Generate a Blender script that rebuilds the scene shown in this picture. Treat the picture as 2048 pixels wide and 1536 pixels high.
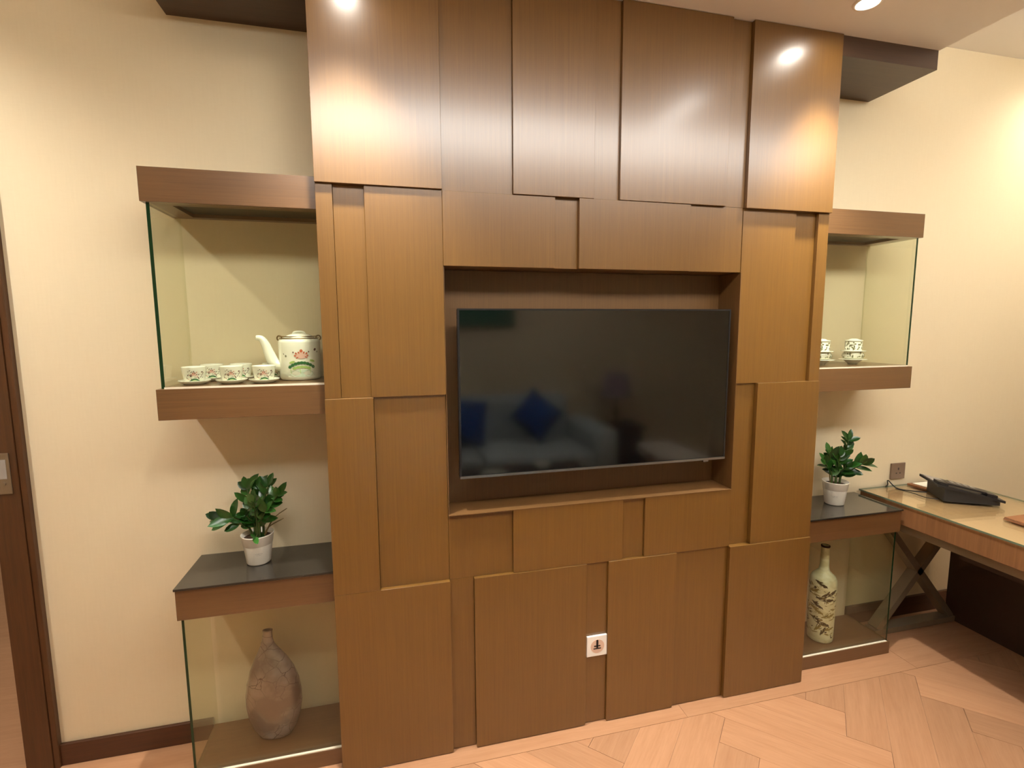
import bpy, bmesh, math, random
from mathutils import Vector, Matrix

# ------------------------------------------------------------------ clear
for o in list(bpy.data.objects):
    bpy.data.objects.remove(o, do_unlink=True)
scene = bpy.context.scene
COL = scene.collection
random.seed(7)

# ------------------------------------------------------------------ camera
F_PX = 998.96
YAW, PITCH, ROLL = 0.239621, -0.114704, -0.005534
CAM = Vector((-0.7823, -1.7064, 1.58663))
fw = Vector((math.sin(YAW) * math.cos(PITCH), math.cos(YAW) * math.cos(PITCH), math.sin(PITCH)))
rt = Vector((math.cos(YAW), -math.sin(YAW), 0))
up = rt.cross(fw)
r2 = rt * math.cos(ROLL) + up * math.sin(ROLL)
u2 = -rt * math.sin(ROLL) + up * math.cos(ROLL)
cd = bpy.data.cameras.new('camera')
cam = bpy.data.objects.new('camera', cd)
COL.objects.link(cam)
cd.sensor_fit = 'HORIZONTAL'
cd.sensor_width = 36.0
cd.lens = F_PX / 2048 * 36.0
cd.clip_start = 0.02
cam.matrix_world = Matrix(((r2.x, u2.x, -fw.x, CAM.x), (r2.y, u2.y, -fw.y, CAM.y),
                           (r2.z, u2.z, -fw.z, CAM.z), (0, 0, 0, 1)))
scene.camera = cam

# ------------------------------------------------------------------ world, exposure, light levels
w = bpy.data.worlds.new('world')
scene.world = w
w.use_nodes = True
w.node_tree.nodes['Background'].inputs[0].default_value = (1.0, 0.95, 0.86, 1)
w.node_tree.nodes['Background'].inputs[1].default_value = 0.05
scene.view_settings.view_transform = 'Standard'
scene.view_settings.look = 'None'
scene.view_settings.gamma = 1.0
scene.view_settings.exposure = 0.85
scene.view_settings.use_curve_mapping = False
WARM = (1.0, 0.98, 0.93)
SPOT_W = 108.0          # canopy downlights
ROOM_W = 30.0          # downlights of the high ceiling
COVE_W = 70.0           # added fill strip on top of the canopy edge, out of view
LINE_W = 16.0           # added wash light facing the panelling, out of view

# ------------------------------------------------------------------ material helpers
def srgb(r, g, b):
    def f(c):
        c /= 255.0
        return c / 12.92 if c <= 0.04045 else ((c + 0.055) / 1.055) ** 2.4
    return (f(r), f(g), f(b), 1.0)

def new_mat(name):
    m = bpy.data.materials.new(name)
    m.use_nodes = True
    nt = m.node_tree
    return m, nt, nt.nodes['Principled BSDF']

def N(nt, kind, **kw):
    n = nt.nodes.new(kind)
    for k, v in kw.items():
        setattr(n, k, v)
    return n

def set_in(node, **kw):
    for k, v in kw.items():
        node.inputs[k.replace('_', ' ')].default_value = v

def plain(name, col, rough=0.5, metal=0.0, coat=0.0, spec=0.5, var=0.04, scale=40.0, coat_rough=0.05):
    m, nt, b = new_mat(name)
    tc = N(nt, 'ShaderNodeTexCoord')
    no = N(nt, 'ShaderNodeTexNoise')
    no.inputs['Scale'].default_value = scale
    no.inputs['Detail'].default_value = 3
    nt.links.new(tc.outputs['Object'], no.inputs['Vector'])
    mx = N(nt, 'ShaderNodeMix', data_type='RGBA')
    nt.links.new(no.outputs['Fac'], mx.inputs[0])
    c = Vector(col[:3])
    mx.inputs[6].default_value = (*(c * (1 - var)), 1)
    mx.inputs[7].default_value = (*(c * (1 + var)), 1)
    nt.links.new(mx.outputs[2], b.inputs['Base Color'])
    set_in(b, Roughness=rough, Metallic=metal, Coat_Weight=coat, Coat_Roughness=coat_rough)
    b.inputs['Specular IOR Level'].default_value = spec
    return m

def wood(name, dark, light, grain=(70, 70, 2.2), rough=0.36, coat=0.25, coat_rough=0.12, rnd=0.10, bump=0.03, spec=0.5):
    """straight-grained veneer; grain runs along the axis with the small scale"""
    m, nt, b = new_mat(name)
    tc = N(nt, 'ShaderNodeTexCoord')
    oi = N(nt, 'ShaderNodeObjectInfo')
    off = N(nt, 'ShaderNodeVectorMath', operation='MULTIPLY_ADD')
    cmb = N(nt, 'ShaderNodeCombineXYZ')
    for i in range(3):
        nt.links.new(oi.outputs['Random'], cmb.inputs[i])
    off.inputs[1].default_value = (3.1, 5.3, 7.7)
    nt.links.new(cmb.outputs[0], off.inputs[0])
    nt.links.new(tc.outputs['Object'], off.inputs[2])
    mp = N(nt, 'ShaderNodeMapping')
    mp.inputs['Scale'].default_value = grain
    nt.links.new(off.outputs[0], mp.inputs[0])
    n1 = N(nt, 'ShaderNodeTexNoise')
    set_in(n1, Scale=1.0, Detail=6.0, Roughness=0.65, Distortion=0.4)
    nt.links.new(mp.outputs[0], n1.inputs['Vector'])
    mp2 = N(nt, 'ShaderNodeMapping')
    mp2.inputs['Scale'].default_value = tuple(g * 4.2 for g in grain)
    nt.links.new(off.outputs[0], mp2.inputs[0])
    n2 = N(nt, 'ShaderNodeTexNoise')
    set_in(n2, Scale=1.0, Detail=3.0, Roughness=0.6)
    nt.links.new(mp2.outputs[0], n2.inputs['Vector'])
    add = N(nt, 'ShaderNodeMix', data_type='FLOAT')
    add.inputs[0].default_value = 0.4
    nt.links.new(n1.outputs['Fac'], add.inputs[2])
    nt.links.new(n2.outputs['Fac'], add.inputs[3])
    cr = N(nt, 'ShaderNodeValToRGB')
    cr.color_ramp.elements[0].position = 0.32
    cr.color_ramp.elements[0].color = dark
    cr.color_ramp.elements[1].position = 0.68
    cr.color_ramp.elements[1].color = light
    nt.links.new(add.outputs[0], cr.inputs[0])
    hsv = N(nt, 'ShaderNodeHueSaturation')
    mr = N(nt, 'ShaderNodeMapRange')
    mr.inputs['To Min'].default_value = 1 - rnd
    mr.inputs['To Max'].default_value = 1 + rnd
    nt.links.new(oi.outputs['Random'], mr.inputs[0])
    nt.links.new(mr.outputs[0], hsv.inputs['Value'])
    nt.links.new(cr.outputs[0], hsv.inputs['Color'])
    nt.links.new(hsv.outputs[0], b.inputs['Base Color'])
    bp = N(nt, 'ShaderNodeBump')
    bp.inputs['Strength'].default_value = bump
    bp.inputs['Distance'].default_value = 0.002
    nt.links.new(add.outputs[0], bp.inputs['Height'])
    nt.links.new(bp.outputs[0], b.inputs['Normal'])
    set_in(b, Roughness=rough, Coat_Weight=coat, Coat_Roughness=coat_rough)
    b.inputs['Specular IOR Level'].default_value = spec
    return m

def wall_paper(name, c0, c1):
    m, nt, b = new_mat(name)
    tc = N(nt, 'ShaderNodeTexCoord')
    mp = N(nt, 'ShaderNodeMapping')
    mp.inputs['Scale'].default_value = (160, 160, 9)
    nt.links.new(tc.outputs['Object'], mp.inputs[0])
    n = N(nt, 'ShaderNodeTexNoise')
    set_in(n, Scale=1.0, Detail=4.0, Roughness=0.6)
    nt.links.new(mp.outputs[0], n.inputs['Vector'])
    mp2 = N(nt, 'ShaderNodeMapping')
    mp2.inputs['Scale'].default_value = (30, 30, 220)
    nt.links.new(tc.outputs['Object'], mp2.inputs[0])
    n2 = N(nt, 'ShaderNodeTexNoise')
    set_in(n2, Scale=1.0, Detail=3.0)
    nt.links.new(mp2.outputs[0], n2.inputs['Vector'])
    mm = N(nt, 'ShaderNodeMix', data_type='FLOAT')
    mm.inputs[0].default_value = 0.4
    nt.links.new(n.outputs['Fac'], mm.inputs[2])
    nt.links.new(n2.outputs['Fac'], mm.inputs[3])
    mx = N(nt, 'ShaderNodeMix', data_type='RGBA')
    nt.links.new(mm.outputs[0], mx.inputs[0])
    mx.inputs[6].default_value = c0
    mx.inputs[7].default_value = c1
    nt.links.new(mx.outputs[2], b.inputs['Base Color'])
    bp = N(nt, 'ShaderNodeBump')
    bp.inputs['Strength'].default_value = 0.12
    bp.inputs['Distance'].default_value = 0.001
    nt.links.new(mm.outputs[0], bp.inputs['Height'])
    nt.links.new(bp.outputs[0], b.inputs['Normal'])
    set_in(b, Roughness=0.75)
    b.inputs['Specular IOR Level'].default_value = 0.25
    return m

def emit(name, col, strength):
    m = bpy.data.materials.new(name)
    m.use_nodes = True
    nt = m.node_tree
    nt.nodes.clear()
    e = N(nt, 'ShaderNodeEmission')
    e.inputs[0].default_value = (*col[:3], 1)
    e.inputs[1].default_value = strength
    o = N(nt, 'ShaderNodeOutputMaterial')
    nt.links.new(e.outputs[0], o.inputs[0])
    return m

def glass_mat(name, tint, gloss=1.0, rough=0.0):
    """thin sheet glass: tinted see-through plus Fresnel mirror"""
    m = bpy.data.materials.new(name)
    m.use_nodes = True
    nt = m.node_tree
    nt.nodes.clear()
    t = N(nt, 'ShaderNodeBsdfTransparent')
    t.inputs[0].default_value = tint
    g = N(nt, 'ShaderNodeBsdfGlossy')
    g.inputs['Roughness'].default_value = rough
    g.inputs['Color'].default_value = (gloss, gloss, gloss, 1)
    fr = N(nt, 'ShaderNodeFresnel')
    ge = N(nt, 'ShaderNodeNewGeometry')
    io = N(nt, 'ShaderNodeMix', data_type='FLOAT')
    io.inputs[2].default_value = 1.45
    io.inputs[3].default_value = 1 / 1.45      # leaving the sheet: same mirror share as entering it
    nt.links.new(ge.outputs['Backfacing'], io.inputs[0])
    nt.links.new(io.outputs[0], fr.inputs['IOR'])
    mx = N(nt, 'ShaderNodeMixShader')
    nt.links.new(fr.outputs[0], mx.inputs[0])
    nt.links.new(t.outputs[0], mx.inputs[1])
    nt.links.new(g.outputs[0], mx.inputs[2])
    o = N(nt, 'ShaderNodeOutputMaterial')
    nt.links.new(mx.outputs[0], o.inputs[0])
    return m

M = {}
M['panel'] = wood('panel_veneer', srgb(101, 67, 22), srgb(117, 81, 29), grain=(190, 190, 2.6), rough=0.34, coat=0.5, coat_rough=0.20, rnd=0.05, spec=0.7)
M['niche'] = wood('niche_veneer', srgb(98, 68, 36), srgb(116, 82, 44), grain=(190, 190, 2.6), rough=0.45, coat=0.05, rnd=0.03)
M['slab'] = wood('cabinet_veneer', srgb(94, 64, 34), srgb(112, 78, 44), grain=(2.6, 190, 190), rough=0.33, coat=0.4, coat_rough=0.2, rnd=0.03, spec=0.7)
M['slab_dark'] = plain('recess_panel', srgb(40, 36, 28), 0.4)
M['soffit'] = wood('soffit_veneer', srgb(62, 43, 30), srgb(78, 55, 38), grain=(2.0, 60, 60), rough=0.4, coat=0.1, rnd=0.02)
M['trim'] = wood('dark_trim', srgb(62, 36, 14), srgb(84, 50, 22), grain=(60, 60, 2.0), rough=0.4, coat=0.1, rnd=0.02)
M['base'] = wood('baseboard_wood', srgb(62, 34, 16), srgb(82, 46, 24), grain=(2.0, 60, 60), rough=0.4, coat=0.1, rnd=0.02)
M['wall'] = wall_paper('wallpaper', srgb(220, 203, 168), srgb(229, 213, 180))
M['ceil'] = plain('ceiling_paint', srgb(236, 232, 228), 0.8, var=0.01, spec=0.2)
M['plank'] = wood('parquet', srgb(166, 119, 84), srgb(184, 138, 102), grain=(2.4, 34, 34), rough=0.3, coat=0.25, coat_rough=0.15, rnd=0.11, bump=0.02)
M['subfloor'] = plain('floor_joint', srgb(110, 66, 42), 0.6)
M['black_glass'] = plain('black_glass', srgb(40, 36, 30), 0.12, coat=0.6, coat_rough=0.06)
M['glass'] = glass_mat('clear_glass', (0.955, 0.97, 0.925, 1))
M['glass_edge'] = plain('glass_edge', srgb(14, 48, 24), 0.15)
M['glass_light'] = plain('ground_glass_edge', srgb(225, 215, 190), 0.25)
M['porcelain'] = plain('porcelain', srgb(243, 240, 222), 0.12, coat=0.5, var=0.01)
M['pot_white'] = plain('white_plastic', srgb(236, 228, 212), 0.35, var=0.015)
M['pot_print'] = plain('grey_print', srgb(190, 182, 170), 0.5)
M['soil'] = plain('soil', srgb(70, 48, 28), 0.9, var=0.4, scale=120)
M['leaf'] = None
M['stem'] = plain('green_stem', srgb(62, 80, 30), 0.5, var=0.2)
M['twig'] = plain('dry_twig', srgb(110, 92, 48), 0.6, var=0.2)
M['screen'] = plain('tv_screen', srgb(7, 7, 8), 0.08, var=0.0, spec=0.8)
M['bezel'] = plain('tv_bezel', srgb(26, 25, 26), 0.3)
M['tv_trim'] = plain('tv_silver_trim', srgb(150, 150, 150), 0.25, metal=0.9)
M['black'] = plain('black_plastic', srgb(30, 29, 30), 0.38)
M['black_matt'] = plain('black_matt', srgb(16, 15, 16), 0.55)
M['plate_white'] = plain('white_plate', srgb(248, 246, 238), 0.3, var=0.005)
M['sticker'] = plain('pink_sticker', srgb(222, 190, 168), 0.5, var=0.02)
M['ink'] = plain('black_ink', srgb(24, 20, 26), 0.5)
M['steel'] = plain('brushed_steel', srgb(150, 136, 118), 0.35, metal=0.85)
M['socket'] = plain('bronze_grey_plate', srgb(138, 116, 98), 0.35, metal=0.4)
M['socket_dark'] = plain('socket_hole', srgb(60, 48, 40), 0.5)
M['desk'] = wood('desk_veneer', srgb(116, 78, 46), srgb(142, 100, 62), grain=(60, 60, 2.0), rough=0.4, coat=0.1, rnd=0.02)
M['desk_top'] = wood('desk_top_veneer', srgb(176, 138, 98), srgb(196, 158, 118), grain=(50, 2.0, 50), rough=0.35, coat=0.1, rnd=0.02)
M['desk_glass'] = glass_mat('desk_glass', (0.96, 0.975, 0.94, 1))
M['glass_green'] = plain('green_glass_edge', srgb(104, 118, 96), 0.2)
M['frame_metal'] = plain('frame_metal', srgb(150, 136, 114), 0.35, metal=0.6)
M['dark_panel'] = plain('dark_modesty_panel', srgb(52, 32, 20), 0.5)
M['phone_grey'] = plain('phone_grey', srgb(150, 142, 134), 0.35)
M['paper'] = plain('paper', srgb(250, 244, 226), 0.6)
M['tan_leather'] = plain('tan_leather', srgb(138, 88, 50), 0.5)
M['brass'] = plain('brass_wire', srgb(126, 98, 56), 0.35, metal=0.8)
M['red'] = plain('lotus_red', srgb(206, 104, 74), 0.25)
M['pink'] = plain('lotus_pink', srgb(234, 188, 170), 0.25)
M['brown_ink'] = plain('print_brown', srgb(104, 62, 54), 0.25)
M['green_dark'] = plain('print_green', srgb(40, 104, 56), 0.25)
M['green_light'] = plain('print_light_green', srgb(172, 200, 112), 0.25)
M['green_pale'] = plain('print_pale_green', srgb(206, 220, 196), 0.25)
M['olive'] = plain('print_olive', srgb(136, 132, 96), 0.25)
M['grey_ink'] = plain('print_grey', srgb(126, 124, 100), 0.25)
M['sofa'] = plain('sofa_fabric', srgb(186, 194, 194), 0.9, spec=0.2)
M['blue'] = plain('blue_fabric', srgb(18, 66, 128), 0.9, spec=0.2)
M['teal'] = plain('green_picture', srgb(24, 96, 66), 0.6, var=0.3, scale=6)
M['white_fabric'] = plain('white_fabric', srgb(238, 226, 210), 0.9)
M['shade'] = plain('lamp_shade', srgb(150, 130, 140), 0.8)
M['led'] = emit('added_strip_led', (1.0, 0.88, 0.7), 6.0)  # glow of the added cove strip
M['diffuser'] = emit('added_light_diffuser', (1.0, 0.95, 0.86), 0.5)  # faint glow on the added slot and trough lights
M['lens'] = emit('downlight_lens', (1.0, 0.93, 0.82), 70.0)
M['ring'] = plain('downlight_ring', srgb(235, 228, 215), 0.4)

def leaf_material():
    m, nt, b = new_mat('zz_leaf')
    oi = N(nt, 'ShaderNodeObjectInfo')
    cr = N(nt, 'ShaderNodeValToRGB')
    cr.color_ramp.elements[0].color = srgb(22, 62, 16)
    cr.color_ramp.elements[1].color = srgb(74, 128, 54)
    e = cr.color_ramp.elements.new(0.7)
    e.color = srgb(40, 92, 28)
    nt.links.new(oi.outputs['Random'], cr.inputs[0])
    tc = N(nt, 'ShaderNodeTexCoord')
    no = N(nt, 'ShaderNodeTexNoise')
    no.inputs['Scale'].default_value = 60
    nt.links.new(tc.outputs['Object'], no.inputs['Vector'])
    mx = N(nt, 'ShaderNodeMix', data_type='RGBA', blend_type='MULTIPLY')
    mx.inputs[0].default_value = 0.35
    nt.links.new(cr.outputs[0], mx.inputs[6])
    nt.links.new(no.outputs['Color'], mx.inputs[7])
    nt.links.new(mx.outputs[2], b.inputs['Base Color'])
    set_in(b, Roughness=0.28, Coat_Weight=0.15)
    return m
M['leaf'] = leaf_material()

def crackle_vase():
    m, nt, b = new_mat('silvered_crackle')
    tc = N(nt, 'ShaderNodeTexCoord')
    vo = N(nt, 'ShaderNodeTexVoronoi', feature='DISTANCE_TO_EDGE')
    vo.inputs['Scale'].default_value = 24
    nw = N(nt, 'ShaderNodeTexNoise')
    set_in(nw, Scale=14.0, Detail=4.0)
    ad = N(nt, 'ShaderNodeVectorMath', operation='MULTIPLY_ADD')
    ad.inputs[1].default_value = (0.05, 0.05, 0.05)
    nt.links.new(nw.outputs['Color'], ad.inputs[0])
    nt.links.new(tc.outputs['Object'], ad.inputs[2])
    nt.links.new(tc.outputs['Object'], nw.inputs['Vector'])
    nt.links.new(ad.outputs[0], vo.inputs['Vector'])
    cr = N(nt, 'ShaderNodeValToRGB')
    cr.color_ramp.elements[0].position = 0.004
    cr.color_ramp.elements[0].color = srgb(74, 52, 44)
    cr.color_ramp.elements[1].position = 0.030
    cr.color_ramp.elements[1].color = srgb(158, 144, 140)
    nt.links.new(vo.outputs['Distance'], cr.inputs[0])
    n2 = N(nt, 'ShaderNodeTexNoise')
    set_in(n2, Scale=9.0, Detail=5.0)
    nt.links.new(tc.outputs['Object'], n2.inputs['Vector'])
    c2 = N(nt, 'ShaderNodeValToRGB')
    c2.color_ramp.elements[0].position = 0.42
    c2.color_ramp.elements[0].color = srgb(146, 118, 108)
    c2.color_ramp.elements[1].position = 0.56
    c2.color_ramp.elements[1].color = (1, 1, 1, 1)
    nt.links.new(n2.outputs['Fac'], c2.inputs[0])
    mk = N(nt, 'ShaderNodeMapRange')
    mk.inputs['From Min'].default_value = 0.45
    mk.inputs['From Max'].default_value = 0.6
    nt.links.new(n2.outputs['Fac'], mk.inputs[0])
    mx = N(nt, 'ShaderNodeMix', data_type='RGBA')
    nt.links.new(mk.outputs[0], mx.inputs[0])
    mx.inputs[6].default_value = srgb(124, 106, 100)
    nt.links.new(cr.outputs[0], mx.inputs[7])
    nt.links.new(mx.outputs[2], b.inputs['Base Color'])
    bp = N(nt, 'ShaderNodeBump')
    bp.inputs['Strength'].default_value = 0.35
    bp.inputs['Distance'].default_value = 0.003
    nt.links.new(mx.outputs[2], bp.inputs['Height'])
    nt.links.new(bp.outputs[0], b.inputs['Normal'])
    set_in(b, Roughness=0.30, Metallic=0.45, Coat_Weight=0.9, Coat_Roughness=0.05)
    return m
M['crackle'] = crackle_vase()

def relief_vase():
    m, nt, b = new_mat('cream_relief')
    tc = N(nt, 'ShaderNodeTexCoord')
    mp = N(nt, 'ShaderNodeMapping')
    mp.inputs['Scale'].default_value = (13, 13, 30)
    mp.inputs['Rotation'].default_value = (0.0, 0.35, 0.0)
    nt.links.new(tc.outputs['Object'], mp.inputs[0])
    n = N(nt, 'ShaderNodeTexNoise')
    set_in(n, Scale=1.0, Detail=4.0, Roughness=0.55, Distortion=1.2)
    nt.links.new(mp.outputs[0], n.inputs['Vector'])
    cr = N(nt, 'ShaderNodeValToRGB')
    els = cr.color_ramp.elements
    els[0].position = 0.36
    els[0].color = srgb(222, 214, 168)
    els[1].position = 0.72
    els[1].color = srgb(246, 242, 212)
    nt.links.new(n.outputs['Fac'], cr.inputs[0])
    nt.links.new(cr.outputs[0], b.inputs['Base Color'])
    bp = N(nt, 'ShaderNodeBump')
    bp.inputs['Strength'].default_value = 0.5
    bp.inputs['Distance'].default_value = 0.004
    nt.links.new(n.outputs['Fac'], bp.inputs['Height'])
    nt.links.new(bp.outputs[0], b.inputs['Normal'])
    set_in(b, Roughness=0.4, Coat_Weight=0.2)
    return m
M['relief'] = relief_vase()

# ------------------------------------------------------------------ mesh helpers (world coordinates)
def box(bm, x0, x1, y0, y1, z0, z1, bevel=0.0, mi=0):
    vs = [bm.verts.new(p) for p in ((x0, y0, z0), (x1, y0, z0), (x1, y1, z0), (x0, y1, z0),
                                    (x0, y0, z1), (x1, y0, z1), (x1, y1, z1), (x0, y1, z1))]
    fs = [bm.faces.new([vs[i] for i in f]) for f in ((0, 3, 2, 1), (4, 5, 6, 7), (0, 1, 5, 4), (1, 2, 6, 5), (2, 3, 7, 6), (3, 0, 4, 7))]
    for f in fs:
        f.material_index = mi
    if bevel:
        es = list({e for f in fs for e in f.edges})
        r = bmesh.ops.bevel(bm, geom=es, offset=bevel, segments=2, affect='EDGES', profile=0.5)
        for f in r['faces']:
            f.material_index = mi
    return fs

def prism(bm, pts, z0, z1, mi=0):
    n = len(pts)
    lo = [bm.verts.new((p[0], p[1], z0)) for p in pts]
    hi = [bm.verts.new((p[0], p[1], z1)) for p in pts]
    fs = [bm.faces.new(lo[::-1]), bm.faces.new(hi)]
    for i in range(n):
        fs.append(bm.faces.new((lo[i], lo[(i + 1) % n], hi[(i + 1) % n], hi[i])))
    for f in fs:
        f.material_index = mi

def lathe(bm, prof, c=(0, 0, 0), n=36, mi=0, sx=1.0, sy=1.0, close=False):
    rings = []
    for r, z in prof:
        if r <= 1e-6:
            rings.append([bm.verts.new((c[0], c[1], c[2] + z))])
        else:
            rings.append([bm.verts.new((c[0] + sx * r * math.cos(2 * math.pi * k / n), c[1] + sy * r * math.sin(2 * math.pi * k / n), c[2] + z)) for k in range(n)])
    for a, b in zip(rings[:-1], rings[1:]):
        for k in range(n):
            k2 = (k + 1) % n
            if len(a) == 1 and len(b) == 1:
                continue
            if len(a) == 1:
                f = bm.faces.new((a[0], b[k2], b[k]))
            elif len(b) == 1:
                f = bm.faces.new((a[k], a[k2], b[0]))
            else:
                f = bm.faces.new((a[k], a[k2], b[k2], b[k]))
            f.material_index = mi
            f.smooth = True

def tube(bm, pts, rad, n=10, mi=0, caps=True):
    pts = [Vector(p) for p in pts]
    if not isinstance(rad, (list, tuple)):
        rad = [rad] * len(pts)
    prev = None
    rings = []
    for i, p in enumerate(pts):
        d = (pts[min(i + 1, len(pts) - 1)] - pts[max(i - 1, 0)]).normalized()
        if prev is None:
            a = Vector((0, 0, 1)) if abs(d.z) < 0.9 else Vector((1, 0, 0))
            u = d.cross(a).normalized()
        else:
            u = (prev - d * prev.dot(d)).normalized()
        prev = u
        v = d.cross(u)
        rings.append([bm.verts.new(p + (u * math.cos(2 * math.pi * k / n) + v * math.sin(2 * math.pi * k / n)) * rad[i]) for k in range(n)])
    for a, b in zip(rings[:-1], rings[1:]):
        for k in range(n):
            f = bm.faces.new((a[k], a[(k + 1) % n], b[(k + 1) % n], b[k]))
            f.material_index = mi
            f.smooth = True
    if caps:
        for r in (rings[0][::-1], rings[-1]):
            f = bm.faces.new(r)
            f.material_index = mi

def bar(bm, a, b, w, h, side, mi=0):
    """square bar from a to b; w measured along side"""
    a, b = Vector(a), Vector(b)
    d = (b - a).normalized()
    s = Vector(side).normalized()
    t = d.cross(s).normalized()
    vs = []
    for p in (a, b):
        for i, j in ((-1, -1), (1, -1), (1, 1), (-1, 1)):
            vs.append(bm.verts.new(p + s * (w / 2 * i) + t * (h / 2 * j)))
    for f in ((0, 1, 2, 3), (7, 6, 5, 4), (0, 4, 5, 1), (1, 5, 6, 2), (2, 6, 7, 3), (3, 7, 4, 0)):
        bm.faces.new([vs[i] for i in f]).material_index = mi

def spline(pts, k=6):
    """Catmull-Rom through points"""
    P = [Vector(p) for p in pts]
    out = []
    for i in range(len(P) - 1):
        p0, p1, p2, p3 = P[max(i - 1, 0)], P[i], P[i + 1], P[min(i + 2, len(P) - 1)]
        for j in range(k):
            t = j / k
            out.append(0.5 * ((2 * p1) + (p2 - p0) * t + (2 * p0 - 5 * p1 + 4 * p2 - p3) * t * t + (-p0 + 3 * p1 - 3 * p2 + p3) * t ** 3))
    out.append(P[-1])
    return out

WLOC = {}
def to_obj(name, bm, mats, parent=None, origin=None, smooth=False):
    """bm holds world coordinates; origin = world origin of the new object"""
    if origin is None:
        origin = WLOC[parent.name] if parent else Vector((0, 0, 0))
    origin = Vector(origin)
    bmesh.ops.recalc_face_normals(bm, faces=bm.faces[:])
    bmesh.ops.translate(bm, verts=bm.verts[:], vec=-origin)
    me = bpy.data.meshes.new(name)
    bm.to_mesh(me)
    bm.free()
    if not isinstance(mats, (list, tuple)):
        mats = [mats]
    for m in mats:
        me.materials.append(m)
    if smooth:
        for p in me.polygons:
            p.use_smooth = True
    o = bpy.data.objects.new(name, me)
    COL.objects.link(o)
    WLOC[o.name] = origin
    if parent:
        o.parent = parent
        o.location = origin - WLOC[parent.name]
    else:
        o.location = origin
    return o

def thing(name, label, cat, loc=(0, 0, 0), group=None):
    o = bpy.data.objects.new(name, None)
    o.empty_display_size = 0.05
    COL.objects.link(o)
    o.location = loc
    WLOC[o.name] = Vector(loc)
    o['label'] = label
    o['category'] = cat
    if group:
        o['group'] = group
    return o

def tag(o, label, cat, group=None):
    o['label'] = label
    o['category'] = cat
    if group:
        o['group'] = group
    return o

def struct(o, label, cat):
    o['kind'] = 'structure'
    o['label'] = label
    o['category'] = cat
    return o

def bx(name, dims, mat, parent=None, bevel=0.0):
    bm = bmesh.new()
    box(bm, *dims, bevel=bevel)
    org = None if parent else ((dims[0] + dims[1]) / 2, (dims[2] + dims[3]) / 2, dims[4])
    return to_obj(name, bm, mat, parent, org)

# ------------------------------------------------------------------ key dimensions
WY = 0.306                      # wall plane
XL, X1, X2, XR = -0.993, -0.598, 0.558, 0.956
ZA, ZB, ZC, ZN, ZM = 2.034, 1.354, 0.677, 1.790, 0.919
ZLOW, ZHIGH = 2.70, 2.92
RX0, RX1, RY0 = -3.2, 2.95, -3.5

# ------------------------------------------------------------------ the room
bm = bmesh.new()
box(bm, RX0, RX1, RY0, WY, -0.06, -0.004)
floor = struct(to_obj('floor', bm, M['subfloor']), 'reddish brown oak parquet floor laid in herringbone', 'floor')

def clip(poly, x0, x1, y0, y1):
    def cut(pl, ax, v, keep_less):
        out = []
        for i in range(len(pl)):
            a, b = pl[i], pl[(i + 1) % len(pl)]
            ia = a[ax] <= v if keep_less else a[ax] >= v
            ib = b[ax] <= v if keep_less else b[ax] >= v
            if ia:
                out.append(a)
            if ia != ib:
                t = (v - a[ax]) / (b[ax] - a[ax])
                out.append((a[0] + (b[0] - a[0]) * t, a[1] + (b[1] - a[1]) * t))
        return out
    for ax, v, less in ((0, x0, False), (0, x1, True), (1, y0, False), (1, y1, True)):
        if len(poly) < 3:
            return []
        poly = cut(poly, ax, v, less)
    return poly

PW, PL = 0.14, 0.70
def herringbone():
    out = []
    c45 = math.sqrt(0.5)
    k = PL / PW
    for i in range(-40, 40):
        for j in range(-12, 12):
            # two planks per cell of a staircase lattice
            ox = i * PW + j * PL
            oy = i * PW - j * PL
            for (a, b, w_, l_, hor) in ((ox, oy, PL, PW, 1), (ox, oy + PW, PW, PL, 0)):
                q = ((a, b), (a + w_, b), (a + w_, b + l_), (a, b + l_))
                out.append(([((x - y) * c45, (x + y) * c45) for x, y in q], hor))
    return out
g = 0.0006
cnt = 0
cand = []
for q, hor in herringbone():
    cx = sum(p[0] for p in q) / 4
    cy = sum(p[1] for p in q) / 4
    q = [(p[0] + (cx - p[0]) * 0.0018 * 2, p[1] + (cy - p[1]) * 0.0018 * 2) for p in q]
    c = clip(q, RX0 + 0.02, RX1 - 0.02, RY0 + 0.02, -0.062)
    if len(c) >= 3:
        A = abs(sum(c[i][0] * c[(i + 1) % len(c)][1] - c[(i + 1) % len(c)][0] * c[i][1] for i in range(len(c)))) / 2
        if A > 0.0006:
            cand.append((math.hypot(cx - 0.7, (cy + 0.2) * 1.2), c, hor))
cand.sort(key=lambda t: t[0])
def plank_obj(c, hor):
    cx = sum(p[0] for p in c) / len(c)
    cy = sum(p[1] for p in c) / len(c)
    ang = math.radians(45) if hor else math.radians(-45)
    ca, sa = math.cos(-ang), math.sin(-ang)
    bm = bmesh.new()
    prism(bm, [((p[0] - cx) * ca - (p[1] - cy) * sa, (p[0] - cx) * sa + (p[1] - cy) * ca) for p in c], -0.004, 0.0)
    bmesh.ops.recalc_face_normals(bm, faces=bm.faces[:])
    me = bpy.data.meshes.new('plank')
    bm.to_mesh(me)
    bm.free()
    me.materials.append(M['plank'])
    o = bpy.data.objects.new('plank', me)
    COL.objects.link(o)
    o.parent = floor
    o.location = (cx, cy, 0)
    o.rotation_euler = (0, 0, ang)
    return o
for d, c, hor in cand[:285]:
    plank_obj(c, hor)
rest = cand[285:]
if rest:
    bm = bmesh.new()
    for d, c, hor in rest:
        prism(bm, c, -0.004, 0.0)
    far = to_obj('plank_field', bm, M['plank'], floor)
    far['kind'] = 'stuff'
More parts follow.
